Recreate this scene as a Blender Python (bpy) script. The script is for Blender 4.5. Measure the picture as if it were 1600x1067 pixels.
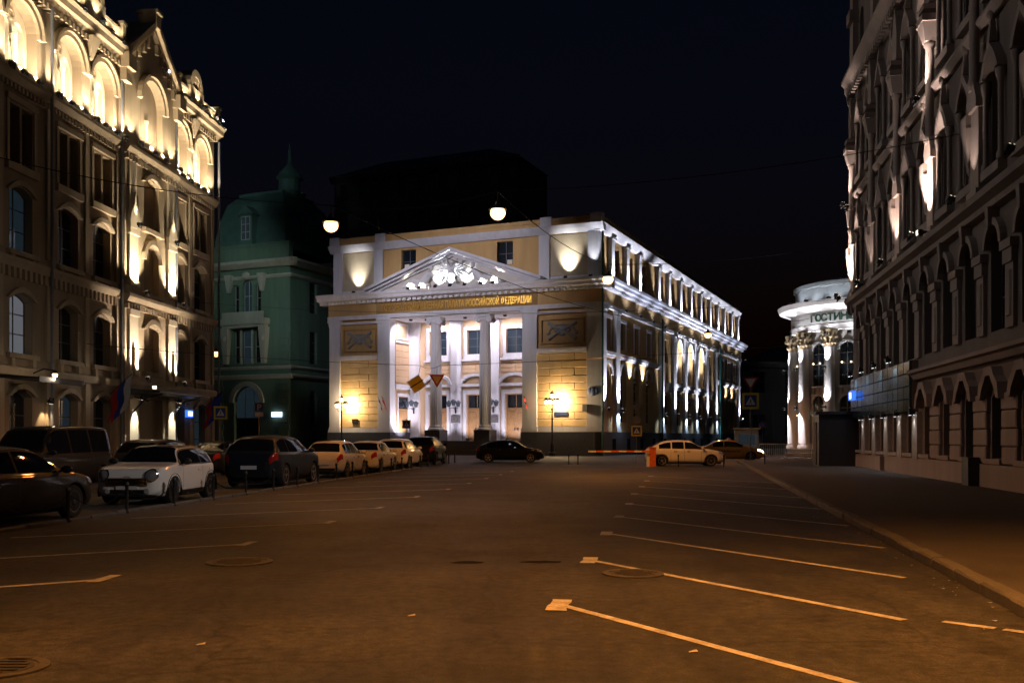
import bpy, bmesh, math, random
from mathutils import Vector, Matrix, Quaternion
from mathutils.geometry import tessellate_polygon
R = math.radians
rnd = random.Random(7)
sc = bpy.context.scene
for o in list(bpy.data.objects):
    bpy.data.objects.remove(o)
COL = sc.collection

# ------------------------------------------------------------------ camera
EYE = 1.6
cam_d = bpy.data.cameras.new('camera')
cam = bpy.data.objects.new('camera', cam_d); COL.objects.link(cam)
cam.location = (0, 0, EYE); cam.rotation_euler = (R(90), 0, 0)
cam_d.sensor_width = 36; cam_d.lens = 36 * 1500 / 1600
cam_d.shift_y = 150 / 1600
cam_d.clip_end = 3000; cam_d.clip_start = .1
sc.camera = cam

# ------------------------------------------------------------------ night sky
w = bpy.data.worlds.new('World'); sc.world = w; w.use_nodes = True
nt = w.node_tree; bgn = nt.nodes['Background']
sky = nt.nodes.new('ShaderNodeTexSky'); sky.sky_type = 'NISHITA'; sky.sun_disc = False
sky.sun_elevation = R(-2.0); sky.sun_rotation = R(200); sky.air_density = 1.0; sky.dust_density = 1.0; sky.ozone_density = 2.6
nt.links.new(sky.outputs[0], bgn.inputs[0]); bgn.inputs[1].default_value = 0.03
sun_d = bpy.data.lights.new('moon', 'SUN'); sun_d.energy = 0.006; sun_d.angle = R(0.5); sun_d.color = (.75, .85, 1)
sun = bpy.data.objects.new('moon', sun_d); COL.objects.link(sun); sun.rotation_euler = (R(40), R(12), R(-20)); sun.location = (0, -20, 60)
vs = sc.view_settings
vs.view_transform = 'Standard'; vs.look = 'None'; vs.exposure = 0.0; vs.gamma = 1.0; vs.use_curve_mapping = False
sc.cycles.use_denoising = True
sc.cycles.max_bounces = 5; sc.cycles.diffuse_bounces = 3; sc.cycles.glossy_bounces = 3; sc.cycles.sample_clamp_indirect = 6
sc.cycles.use_adaptive_sampling = True; sc.cycles.caustics_reflective = False; sc.cycles.caustics_refractive = False

# ------------------------------------------------------------------ materials
MATS = {}
def mat(name, col, rough=.7, var=.18, scale=1.2, bump=0.0, bscale=25, metal=0.0, spec=.4, coat=0.0, emit=None, estr=0.0, streak=False, fine=0.0):
    if name in MATS: return MATS[name]
    m = bpy.data.materials.new(name); m.use_nodes = True
    n = m.node_tree.nodes; l = m.node_tree.links; b = n['Principled BSDF']
    b.inputs['Roughness'].default_value = rough; b.inputs['Metallic'].default_value = metal
    b.inputs['Specular IOR Level'].default_value = spec
    if coat: b.inputs['Coat Weight'].default_value = coat; b.inputs['Coat Roughness'].default_value = .04
    c = tuple(col) + (1,)
    if emit:
        b.inputs['Base Color'].default_value = c
        b.inputs['Emission Color'].default_value = tuple(emit) + (1,); b.inputs['Emission Strength'].default_value = estr
    if var > 0 or bump > 0:
        g = n.new('ShaderNodeNewGeometry')
        src = g.outputs['Position']
        if streak:
            mp = n.new('ShaderNodeMapping'); mp.inputs['Scale'].default_value = (1.6, 1.6, .22); l.new(src, mp.inputs[0]); vsrc = mp.outputs[0]
        else: vsrc = src
        nz = n.new('ShaderNodeTexNoise'); nz.inputs['Scale'].default_value = scale; nz.inputs['Detail'].default_value = 7; nz.inputs['Roughness'].default_value = .62
        l.new(vsrc, nz.inputs['Vector'])
        rp = n.new('ShaderNodeValToRGB')
        rp.color_ramp.elements[0].position = .3; rp.color_ramp.elements[1].position = .72
        rp.color_ramp.elements[0].color = tuple(x * (1 - var) for x in col) + (1,)
        rp.color_ramp.elements[1].color = tuple(min(1, x * (1 + var * .6)) for x in col) + (1,)
        l.new(nz.outputs[0], rp.inputs[0]); out = rp.outputs[0]
        if fine:
            n2 = n.new('ShaderNodeTexNoise'); n2.inputs['Scale'].default_value = 38; n2.inputs['Detail'].default_value = 3; l.new(src, n2.inputs['Vector'])
            mx = n.new('ShaderNodeMixRGB'); mx.blend_type = 'OVERLAY'; mx.inputs[0].default_value = fine
            l.new(out, mx.inputs[1]); l.new(n2.outputs[0], mx.inputs[2]); out = mx.outputs[0]
        if not emit: l.new(out, b.inputs['Base Color'])
        mr = n.new('ShaderNodeMapRange'); mr.inputs['To Min'].default_value = max(.02, rough - .12); mr.inputs['To Max'].default_value = min(1, rough + .12)
        l.new(nz.outputs[0], mr.inputs[0])
        if var > .05: l.new(mr.outputs[0], b.inputs['Roughness'])
        if bump:
            n3 = n.new('ShaderNodeTexNoise'); n3.inputs['Scale'].default_value = bscale; n3.inputs['Detail'].default_value = 5; l.new(src, n3.inputs['Vector'])
            bp = n.new('ShaderNodeBump'); bp.inputs['Strength'].default_value = bump; bp.inputs['Distance'].default_value = .02
            l.new(n3.outputs[0], bp.inputs['Height']); l.new(bp.outputs[0], b.inputs['Normal'])
    else:
        b.inputs['Base Color'].default_value = c
    MATS[name] = m
    return m

def asphalt():
    m = bpy.data.materials.new('asphalt'); m.use_nodes = True
    n = m.node_tree.nodes; l = m.node_tree.links; b = n['Principled BSDF']
    g = n.new('ShaderNodeNewGeometry'); P = g.outputs['Position']
    def noise(s, d, mp=None):
        z = n.new('ShaderNodeTexNoise'); z.inputs['Scale'].default_value = s; z.inputs['Detail'].default_value = d; z.inputs['Roughness'].default_value = .65
        if mp:
            k = n.new('ShaderNodeMapping'); k.inputs['Scale'].default_value = mp; k.inputs['Rotation'].default_value = (0, 0, R(9)); l.new(P, k.inputs[0]); l.new(k.outputs[0], z.inputs['Vector'])
        else: l.new(P, z.inputs['Vector'])
        return z.outputs[0]
    def ramp(src, a, ca, bb, cb):
        r = n.new('ShaderNodeValToRGB'); e = r.color_ramp.elements
        e[0].position = a; e[0].color = ca + (1,); e[1].position = bb; e[1].color = cb + (1,); l.new(src, r.inputs[0]); return r.outputs[0]
    def mix(mode, f, a, bb):
        x = n.new('ShaderNodeMixRGB'); x.blend_type = mode; x.inputs[0].default_value = f; l.new(a, x.inputs[1]); l.new(bb, x.inputs[2]); return x.outputs[0]
    base = ramp(noise(.35, 8), .3, (.037, .037, .037), .72, (.078, .076, .074))
    # tyre-worn bands running along the street and long darker repairs
    base = mix('MULTIPLY', .9, base, ramp(noise(.55, 4, (1.0, .09, 1)), .34, (.42, .42, .42), .6, (1, 1, 1)))
    base = mix('MULTIPLY', .85, base, ramp(noise(.16, 3, (.7, 1.1, 1)), .4, (.38, .4, .42), .6, (1, 1, 1)))
    base = mix('MULTIPLY', .8, base, ramp(noise(2.3, 6), .33, (.5, .48, .46), .5, (1, 1, 1)))
    base = mix('OVERLAY', .8, base, ramp(noise(9, 5), .34, (.2, .2, .2), .66, (.8, .8, .8)))
    base = mix('OVERLAY', .85, base, ramp(noise(55, 3), .3, (.12, .12, .12), .7, (.88, .88, .88)))
    v = n.new('ShaderNodeTexVoronoi'); v.feature = 'DISTANCE_TO_EDGE'; v.inputs['Scale'].default_value = .23
    wz = n.new('ShaderNodeMixRGB'); wz.blend_type = 'LINEAR_LIGHT'; wz.inputs[0].default_value = .35
    nn = n.new('ShaderNodeTexNoise'); nn.inputs['Scale'].default_value = 1.1; nn.inputs['Detail'].default_value = 6; l.new(P, nn.inputs['Vector'])
    l.new(P, wz.inputs[1]); l.new(nn.outputs[1], wz.inputs[2]); l.new(wz.outputs[0], v.inputs['Vector'])
    base = mix('MULTIPLY', .7, base, ramp(v.outputs[0], .0, (.25, .25, .25), .006, (1, 1, 1)))
    # pale grit and crumbs
    vo = n.new('ShaderNodeTexVoronoi'); vo.inputs['Scale'].default_value = 2.6; l.new(P, vo.inputs['Vector'])
    base = mix('ADD', 1, base, ramp(vo.outputs[0], .010, (.16, .14, .12), .022, (0, 0, 0)))
    l.new(base, b.inputs['Base Color'])
    mr = n.new('ShaderNodeMapRange'); mr.inputs['To Min'].default_value = .5; mr.inputs['To Max'].default_value = .85
    l.new(noise(.7, 5), mr.inputs[0]); l.new(mr.outputs[0], b.inputs['Roughness']); b.inputs['Specular IOR Level'].default_value = .35
    bp = n.new('ShaderNodeBump'); bp.inputs['Strength'].default_value = .55; bp.inputs['Distance'].default_value = .012
    l.new(noise(70, 3), bp.inputs['Height']); l.new(bp.outputs[0], b.inputs['Normal'])
    return m

ASPH = asphalt()
PAVE = mat('pavement_asphalt', (.055, .05, .048), .85, .3, .8, .4, 60, fine=.5)
PAINTW = mat('road_paint', (.46, .44, .41), .75, .5, 5, .25, 60, fine=.6)
GRANITE = mat('kerb_granite', (.1, .096, .092), .75, .3, 3, .35, 40, fine=.5)
TRIM = mat('white_stucco_trim', (.68, .66, .66), .75, .14, 1.0, .08, 20, streak=True)
OCHRE = mat('ochre_stucco', (.58, .36, .14), .85, .16, .7, .1, 20, streak=True)
PEACH = mat('peach_stucco', (.66, .45, .26), .85, .12, .7, .1, 20, streak=True)
OBLOCK = mat('ochre_stone', (.60, .42, .20), .8, .2, .9, .15, 18)
PLINTH = mat('dark_granite', (.085, .087, .095), .45, .25, 5, .05, 40, fine=.4)
ROOFM = mat('roof_sheet_metal', (.06, .075, .07), .5, .25, .8)
GLASS = mat('dark_window_glass', (.012, .016, .02), .06, 0, spec=.6)
GLASSB = mat('bluish_lit_glass', (.02, .03, .04), .1, 0, spec=.6, emit=(.25, .45, .6), estr=.03)
GLASSW = mat('curtained_lit_glass', (.05, .05, .05), .15, 0, spec=.5, emit=(.75, .8, .9), estr=.13)
FRAME = mat('window_frame_paint', (.09, .085, .08), .6, .1)
FRAMEW = mat('pale_window_frame', (.45, .43, .4), .6, .1)
CURTAIN = mat('pale_blind', (.75, .68, .55), .7, .06)
WOOD = mat('oak_door', (.36, .2, .08), .5, .3, 5, .1, 12)
IRON = mat('black_iron', (.018, .018, .02), .45, .2, 6, spec=.5)
PIPE = mat('drain_pipe_zinc', (.2, .2, .21), .5, .2, 3)
GREENP = mat('green_drain_pipe', (.03, .1, .09), .5, .2, 3)
LSTONE = mat('brown_stone', (.30, .22, .135), .85, .28, .6, .2, 14, streak=True)
LTRIM = mat('light_brown_stone', (.42, .32, .20), .8, .22, .8, .15, 14, streak=True)
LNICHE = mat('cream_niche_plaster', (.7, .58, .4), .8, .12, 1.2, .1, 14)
RSTONE = mat('grey_pink_stone', (.17, .14, .125), .85, .26, .7, .2, 14, streak=True)
RTRIM = mat('pale_pink_stone', (.29, .24, .215), .8, .2, .8, .18, 14, streak=True)
GSTONE = mat('green_stucco', (.12, .205, .155), .85, .22, .8, .1, 14, streak=True)
GTRIM = mat('grey_green_trim', (.40, .42, .37), .8, .2, .8, .1, 14, streak=True)
GROOF = mat('patina_copper_roof', (.07, .15, .135), .6, .3, .8)
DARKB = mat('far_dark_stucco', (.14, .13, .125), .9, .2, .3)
WSTONE = mat('white_arcade_stone', (.68, .66, .65), .75, .12, .9, .08, 14, streak=True)
TILE = mat('glossy_dark_tile', (.03, .05, .06), .12, .2, 2, .05, 10, spec=.6)
GOLD = mat('gilt_letter', (.75, .42, .07), .35, .1, metal=.8)
LETTER = mat('dark_green_letter', (.03, .07, .05), .5, 0)
RUBBER = mat('tyre_rubber', (.014, .014, .014), .8, .1)
ALLOY = mat('wheel_alloy', (.42, .42, .44), .35, .1, metal=.8)
ALLOYD = mat('dark_wheel_alloy', (.14, .14, .15), .4, .1, metal=.8)
CARGL = mat('car_glass', (.006, .007, .009), .03, 0, spec=.7)
CHROME = mat('chrome', (.7, .7, .72), .12, 0, metal=1)
BLKPL = mat('black_plastic', (.012, .012, .013), .5, .1)
REDL = mat('red_tail_lens', (.30, .012, .01), .12, 0, spec=.6)
CLRL = mat('clear_lamp_lens', (.35, .35, .36), .08, 0, spec=.7)
PLATE = mat('number_plate', (.6, .62, .65), .5, .1)
SODIUM = (1.0, .355, .065)
BULB = mat('sodium_bulb', (1, .7, .3), .4, 0, emit=(1.0, .62, .24), estr=4.0)
BULBW = mat('white_bulb', (1, .9, .8), .4, 0, emit=(1.0, .74, .46), estr=3.2)
LENS = mat('floodlight_lens', (.8, .8, .8), .2, 0, emit=(.9, .93, 1.0), estr=2.5)
LENSW = mat('warm_floodlight_lens', (.8, .8, .8), .2, 0, emit=(1.0, .82, .58), estr=3)
HEADL = mat('lit_headlamp', (1, .9, .7), .2, 0, emit=(1.0, .86, .6), estr=14)
SIGNY = mat('sign_yellow', (.75, .55, .03), .5, .08)
SIGNW = mat('sign_white', (.75, .75, .75), .5, .08)
SIGNB = mat('sign_blue', (.015, .07, .3), .5, .08)
SIGNR = mat('sign_red', (.45, .02, .02), .5, .08)
SIGNK = mat('sign_black', (.012, .012, .012), .6, 0)
SIGNG = mat('sign_grey_back', (.2, .2, .2), .6, .1)
LEDB = mat('lit_blue_sign', (.02, .06, .4), .5, 0, emit=(.05, .2, 1.0), estr=1.3)
LEDW = mat('lit_white_sign', (.8, .85, 1), .5, 0, emit=(.7, .82, 1.0), estr=2.2)
FWHITE = mat('flag_white', (.6, .6, .62), .8, .1); FBLUE = mat('flag_blue', (.02, .06, .33), .8, .1); FRED = mat('flag_red', (.5, .03, .03), .8, .1)
ORANGEP = mat('orange_barrier_paint', (.65, .14, .03), .5, .2, 6)

# ------------------------------------------------------------------ mesh helpers
class MB:
    def __init__(s, M=None): s.v = []; s.f = []; s.M = M
    def add(s, vs, fs):
        o = len(s.v)
        s.v += [tuple(s.M @ Vector(p)) for p in vs] if s.M else [tuple(p) for p in vs]
        s.f += [tuple(i + o for i in f) for f in fs]; return s
    def box(s, x0, x1, y0, y1, z0, z1):
        return s.add([(x0,y0,z0),(x1,y0,z0),(x1,y1,z0),(x0,y1,z0),(x0,y0,z1),(x1,y0,z1),(x1,y1,z1),(x0,y1,z1)],
                     [(0,3,2,1),(4,5,6,7),(0,1,5,4),(1,2,6,5),(2,3,7,6),(3,0,4,7)])
    def cbox(s, x0, x1, y0, y1, z0, z1, c=.02):   # block with its front (-y) edges chamfered
        return s.add([(x0,y1,z0),(x1,y1,z0),(x1,y1,z1),(x0,y1,z1),(x0,y0+c,z0),(x1,y0+c,z0),(x1,y0+c,z1),(x0,y0+c,z1),
                      (x0+c,y0,z0+c),(x1-c,y0,z0+c),(x1-c,y0,z1-c),(x0+c,y0,z1-c)],
                     [(0,3,2,1),(0,1,5,4),(1,2,6,5),(2,3,7,6),(3,0,4,7),(4,5,9,8),(5,6,10,9),(6,7,11,10),(7,4,8,11),(8,9,10,11)])
    def taper(s, cx, cy, z0, z1, a0, b0, a1, b1):  # frustum, half sizes
        return s.add([(cx-a0,cy-b0,z0),(cx+a0,cy-b0,z0),(cx+a0,cy+b0,z0),(cx-a0,cy+b0,z0),(cx-a1,cy-b1,z1),(cx+a1,cy-b1,z1),(cx+a1,cy+b1,z1),(cx-a1,cy+b1,z1)],
                     [(0,3,2,1),(4,5,6,7),(0,1,5,4),(1,2,6,5),(2,3,7,6),(3,0,4,7)])
    def prism(s, poly, y0, y1):     # polygon in (x,z), counter-clockwise seen from -y
        n = len(poly); vs = [(x, y0, z) for x, z in poly] + [(x, y1, z) for x, z in poly]
        fs = [tuple(range(n)), tuple(range(2*n-1, n-1, -1))] + [(i, i+n, (i+1) % n + n, (i+1) % n) for i in range(n)]
        return s.add(vs, fs)
    def prismz(s, poly, z0, z1):    # polygon in (x,y)
        n = len(poly); vs = [(x, y, z0) for x, y in poly] + [(x, y, z1) for x, y in poly]
        fs = [tuple(range(n-1, -1, -1)), tuple(range(n, 2*n))] + [(i, (i+1) % n, (i+1) % n + n, i+n) for i in range(n)]
        return s.add(vs, fs)
    def extx(s, prof, x0, x1):      # profile in (y,z) swept along x
        n = len(prof); vs = [(x0, y, z) for y, z in prof] + [(x1, y, z) for y, z in prof]
        fs = [tuple(range(n)), tuple(range(2*n-1, n-1, -1))] + [(i, i+n, (i+1) % n + n, (i+1) % n) for i in range(n)]
        return s.add(vs, fs)
    def lathe(s, prof, cx=0, cy=0, n=16, flute=0):
        vs = []; fs = []
        for r, z in prof:
            for k in range(n):
                a = 2*math.pi*k/n; rr = r * (1 - (flute if k % 2 else 0))
                vs.append((cx + rr*math.cos(a), cy + rr*math.sin(a), z))
        for j in range(len(prof)-1):
            for k in range(n):
                k2 = (k+1) % n; fs.append((j*n+k, j*n+k2, (j+1)*n+k2, (j+1)*n+k))
        fs.append(tuple(range(n-1, -1, -1))); m = (len(prof)-1)*n; fs.append(tuple(range(m, m+n)))
        return s.add(vs, fs)
    def tube(s, pts, r, n=6):
        pts = [Vector(p) for p in pts]; vs = []; fs = []
        for i, p in enumerate(pts):
            d = (pts[min(i+1, len(pts)-1)] - pts[max(i-1, 0)]).normalized()
            u = d.cross(Vector((0,0,1))) if abs(d.z) < .95 else d.cross(Vector((1,0,0)))
            u.normalize(); q = d.cross(u)
            rr = r[i] if isinstance(r, (list, tuple)) else r
            for k in range(n):
                a = 2*math.pi*k/n; vs.append(p + u*(rr*math.cos(a)) + q*(rr*math.sin(a)))
        for i in range(len(pts)-1):
            for k in range(n):
                k2 = (k+1) % n; fs.append((i*n+k, i*n+k2, (i+1)*n+k2, (i+1)*n+k))
        m = (len(pts)-1)*n
        fs.append(tuple(range(n-1,-1,-1))); fs.append(tuple(range(m, m+n)))
        return s.add(vs, fs)
    def ball(s, c, rx, ry=None, rz=None, nu=10, nv=7):
        ry = ry or rx; rz = rz or rx; vs = [(c[0],c[1],c[2]-rz)]; fs = []
        for j in range(1, nv):
            t = math.pi*j/nv
            for k in range(nu):
                a = 2*math.pi*k/nu; vs.append((c[0]+rx*math.sin(t)*math.cos(a), c[1]+ry*math.sin(t)*math.sin(a), c[2]-rz*math.cos(t)))
        vs.append((c[0],c[1],c[2]+rz)); last = len(vs)-1
        for k in range(nu):
            k2 = (k+1) % nu; fs.append((0, 1+k2, 1+k)); m = 1+(nv-2)*nu; fs.append((last, m+k, m+k2))
            for j in range(nv-2):
                fs.append((1+j*nu+k, 1+j*nu+k2, 1+(j+1)*nu+k2, 1+(j+1)*nu+k))
        return s.add(vs, fs)
    def holed(s, outer, holes, y0, depth):   # wall skin with real openings and their reveals
        loops = [[Vector((x, z, 0)) for x, z in lp] for lp in [outer] + holes]
        flat = [p for lp in loops for p in lp]
        tris = tessellate_polygon(loops)
        fs = []
        for t in tris:
            a, b, c = (flat[i] for i in t)
            if (b-a).cross(c-a).z < 0: t = (t[0], t[2], t[1])
            fs.append(tuple(t))
        s.add([(p.x, y0, p.y) for p in flat], fs)
        for h in holes:
            n = len(h)
            s.add([(x, y0, z) for x, z in h] + [(x, y0+depth, z) for x, z in h], [(i, (i+1) % n, (i+1) % n + n, i+n) for i in range(n)])
        return s
    def band(s, inner, outer, y0, y1):       # open ring between two polylines of equal length in (x,z)
        n = len(inner)
        vs = [(x,y0,z) for x,z in inner] + [(x,y0,z) for x,z in outer] + [(x,y1,z) for x,z in inner] + [(x,y1,z) for x,z in outer]
        fs = []
        for i in range(n-1):
            fs += [(i, i+1, n+i+1, n+i), (i, 2*n+i, 2*n+i+1, i+1), (n+i, n+i+1, 3*n+i+1, 3*n+i)]
        fs += [(0, n, 3*n, 2*n), (n-1, 3*n-1, 4*n-1, 2*n-1)]
        return s.add(vs, fs)
    def mesh(s, name, m, smooth=False):
        me = bpy.data.meshes.new(name); me.from_pydata(s.v, [], s.f); me.update()
        bm = bmesh.new(); bm.from_mesh(me); bmesh.ops.recalc_face_normals(bm, faces=bm.faces[:]); bm.to_mesh(me); bm.free()
        me.materials.append(m)
        if smooth:
            me.polygons.foreach_set('use_smooth', [True]*len(me.polygons))
            me.set_sharp_from_angle(angle=R(38))
        return me

def arch_pts(cx, z0, wd, h, kind='round', n=10):
    """closed outline of an opening, counter-clockwise from bottom left; h is its full height"""
    a = wd/2
    if kind == 'rect': return [(cx-a, z0), (cx+a, z0), (cx+a, z0+h), (cx-a, z0+h)]
    return [(cx-a, z0), (cx+a, z0)] + curve_pts(cx, z0, wd, h, kind, n)
def curve_pts(cx, z0, wd, h, kind='round', n=10, g=0.0):
    """the head of an opening from its right spring to its left spring, grown by g"""
    a = wd/2; out = []
    if kind == 'round': rise = a
    elif kind == 'seg': rise = wd*.18
    elif kind == 'ogee': rise = a*1.35
    else: rise = 0
    zs = z0 + h - rise
    for i in range(n+1):
        t = math.pi*i/n
        if kind == 'seg':
            x = math.cos(t); k = math.sqrt(max(0, 1-x*x)) ** 1.0; z = zs + (rise+g)*(1-x*x); px = cx+(a+g)*x
        elif kind == 'ogee':
            x = math.cos(t); px = cx+(a+g)*x; z = zs + (rise+g)*((1-abs(x))**.7 if abs(x) < 1 else 0)
        else:
            px = cx+(a+g)*math.cos(t); z = zs + (rise+g)*math.sin(t)
        out.append((px, z))
    return out

class Fr:
    """a facade frame inside a thing: x along the wall, y into it, z up"""
    def __init__(s, root, ox=0, oy=0, rz=0): s.root = root; s.o = Vector((ox, oy, 0)); s.rz = rz
    def pt(s, x, y, z): return s.o + Matrix.Rotation(s.rz, 3, 'Z') @ Vector((x, y, z))

def put(name, me, fr=None, x=0, y=0, z=0, rz=0, parent=None, sc_=None):
    o = bpy.data.objects.new(name, me); COL.objects.link(o)
    if parent is not None: o.parent = parent; o.location = (x, y, z); o.rotation_euler = (0, 0, rz)
    elif fr is not None: o.parent = fr.root; o.location = fr.pt(x, y, z); o.rotation_euler = (0, 0, fr.rz + rz)
    else: o.location = (x, y, z); o.rotation_euler = (0, 0, rz)
    if sc_: o.scale = sc_
    return o
def thing(name, label, cat, loc=(0,0,0), rz=0, group=None, kind=None):
    o = bpy.data.objects.new(name, None); COL.objects.link(o); o.location = loc; o.rotation_euler = (0, 0, rz); o.empty_display_size = .3
    return tag(o, label, cat, group, kind)
def tag(o, label=None, cat=None, group=None, kind=None):
    if label: o['label'] = label
    if cat: o['category'] = cat
    if group: o['group'] = group
    if kind: o['kind'] = kind
    return o
def copy_tree(o, parent=None):
    c = o.copy(); COL.objects.link(c); c.parent = parent
    for ch in list(o.children): copy_tree(ch, c)
    return c

FS = 1.0
_flood = {}
def flood_mesh(warm):
    if warm not in _flood:
        a = MB().box(-.14, .14, -.1, .1, 0, .16); a.box(-.17, -.145, -.03, .03, -.02, .26); a.box(.145, .17, -.03, .03, -.02, .26); a.box(-.17, .17, -.03, .03, .262, .285)
        b = MB().box(-.12, .12, -.08, .08, -.012, -.002)
        _flood[warm] = (a.mesh('floodlight', IRON), b.mesh('lens', LENSW if warm else LENS))
    return _flood[warm]
def flood(fr, x, y, z, aim, power, ang=60, col=(.86, .88, 1.0), blend=.7, warm=False, rad=.06):
    """a floodlight on a building, with its lens and its own light"""
    d = (Matrix.Rotation(fr.rz, 3, 'Z') @ Vector(aim)).normalized()
    q = d.to_track_quat('-Z', 'Y')
    a, b = flood_mesh(warm)
    o = bpy.data.objects.new('floodlight', a); COL.objects.link(o); o.parent = fr.root; o.location = fr.pt(x, y, z); o.rotation_mode = 'QUATERNION'; o.rotation_quaternion = q
    put('lens', b, parent=o)
    ld = bpy.data.lights.new('floodlight_lamp', 'SPOT'); ld.energy = power*FS; ld.color = col; ld.spot_size = R(ang); ld.spot_blend = blend; ld.shadow_soft_size = rad
    lo = bpy.data.objects.new('floodlight_lamp', ld); COL.objects.link(lo); lo.parent = o; lo.location = (0, 0, -.1)
    return o

_wins = {}
def win(fr, cx, y, z0, wd, h, kind='rect', cols=2, rows=3, fm=None, gm=None, parent=None, name='window', bar=.05, mull=.07):
    """window: frame bars with a pane behind each column of lights"""
    fm = fm or FRAME; gm = gm or GLASS
    key = (round(wd, 3), round(h, 3), kind, cols, rows, fm.name, gm.name, bar, mull)
    if key not in _wins:
        f = MB(); a = wd/2
        inner = [(-a+bar, bar), (a-bar, bar)]
        top = curve_pts(0, 0, wd, h, kind, 8) if kind != 'rect' else [(a, h), (-a, h)]
        def topz(x):
            if kind == 'rect': return h
            for (x1, z1), (x2, z2) in zip(top, top[1:]):
                if x2 <= x <= x1: return z1 + (z2-z1)*(x1-x)/max(1e-6, x1-x2)
            return h
        if kind == 'rect':
            f.box(-a, a, 0, .06, h-bar, h); zs = h-bar
        else:
            ti = curve_pts(0, 0, wd-2*bar, h-bar, kind, 8); f.band(ti, top, 0, .06); zs = min(top[0][1], ti[0][1])
        f.box(-a, -a+bar, 0, .06, bar, zs); f.box(a-bar, a, 0, .06, bar, zs); f.box(-a, a, 0, .06, 0, bar)
        for i in range(1, cols):
            x = -a + wd*i/cols; f.box(x-mull/2, x+mull/2, .005, .055, bar, topz(x)-bar*.5)
        for j in range(1, rows):
            z = h*j/rows
            if z < zs: f.box(-a+bar, a-bar, .01, .05, z-mull*.35, z+mull*.35)
        panes = []
        for i in range(cols):
            x0 = -a + wd*i/cols + .01; x1 = -a + wd*(i+1)/cols - .01
            xs = [x1 + (x0-x1)*k/6 for k in range(7)]
            p = MB().prism([(x0, .02), (x1, .02)] + [(x, topz(min(a-.001, max(-a+.001, x)))-.015) for x in xs], .03, .04)
            panes.append(p.mesh('pane', gm))
        _wins[key] = (f.mesh('window', fm), panes)
    fme, panes = _wins[key]
    o = put(name, fme, fr, cx, y, z0, parent=parent)
    for p in panes: put('pane', p, parent=o)
    return o

def text_mesh(body, size, m, depth=.02, bold=True, width=1.0, shear=0):
    cu = bpy.data.curves.new('lettering', 'FONT'); cu.body = body; cu.size = size; cu.extrude = depth; cu.align_x = 'CENTER'; cu.space_character = 1.0
    cu.offset = size*.012 if bold else 0; cu.resolution_u = 3
    to = bpy.data.objects.new('lettering', cu); COL.objects.link(to)
    bpy.context.view_layer.update()
    me = bpy.data.meshes.new_from_object(to.evaluated_get(bpy.context.evaluated_depsgraph_get()))
    bpy.data.objects.remove(to); bpy.data.curves.remove(cu)
    for v in me.vertices: v.co = Vector((v.co.x*width, -v.co.z, v.co.y))
    me.materials.clear(); me.materials.append(m)
    return me

# ------------------------------------------------------------------ ground
COOL = (.80, .83, 1.0); WARM = (1.0, .72, .40); WARMW = (1.0, .86, .65)
gd = put('ground', MB().add([(-400,-60,-.02),(400,-60,-.02),(400,700,-.02),(-400,700,-.02)], [(0,1,2,3)]).mesh('ground', PAVE)); tag(gd, kind='structure')
road = put('road', MB().add([(-60,-40,0),(60,-40,0),(60,200,0),(-60,200,0)], [(0,1,2,3)]).mesh('road', ASPH)); tag(road, kind='structure')

def stripe(pa, pb, wd, z=.005, name='parking_line'):
    a = Vector(pa); b = Vector(pb); d = (b-a).normalized(); n = Vector((-d.y, d.x))*wd/2
    N = 7; vs = []; fs = []
    for i in range(N+1):                       # hand-laid paint: its edges waver a little
        p = a + (b-a)*i/N; k1 = 1+rnd.uniform(-.12, .12); k2 = 1+rnd.uniform(-.12, .12)
        vs += [(p.x+n.x*k1, p.y+n.y*k1, z), (p.x-n.x*k2, p.y-n.y*k2, z)]
    for i in range(N): fs.append((2*i, 2*i+1, 2*i+3, 2*i+2))
    return put(name, MB().add(vs, fs).mesh(name, PAINTW), parent=road)
for hx, hy, ex, ey in ((.48,9.16,3.05,4.85),(1.04,12.5,3.44,8.42),(1.6,16.0,4.48,10.96),(2.19,19.35,5.4,13.9),(2.85,23.1,6.1,17.4),(3.5,27.2,6.9,21.5),(4.25,31.2,7.7,25.5),(5.0,35.4,8.5,29.7),(5.75,39.6,9.3,33.9)):
    d = Vector((.165, 1)).normalized()
    stripe((hx, hy), (ex, ey), .1)
    stripe((hx-d.x*.3-.03, hy-d.y*.3), (hx+d.x*.3-.03, hy+d.y*.3), .19, .009, 'line_head')
for i, (hx, hy) in enumerate(((-4.62,10.8),(-4.0,14.4),(-3.45,18.05),(-3.02,21.8),(-2.58,25.8),(-1.98,29.6),(-1.5,33.4),(-1.0,37.3),(-.5,41.2),(0,45.2))):
    d = Vector((.14, 1)).normalized(); e = Vector((hx-4.55, hy-2.75))
    stripe((hx, hy), e, .1); stripe((hx-d.x*.12, hy-d.y*.2), (hx+d.x*.22, hy+d.y*.35), .14, .009, 'line_head')
for a, b in (((3.75, 8.35), (4.05, 8.05)), ((4.1, 8.0), (4.6, 7.45))): stripe(a, b, .1)

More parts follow.
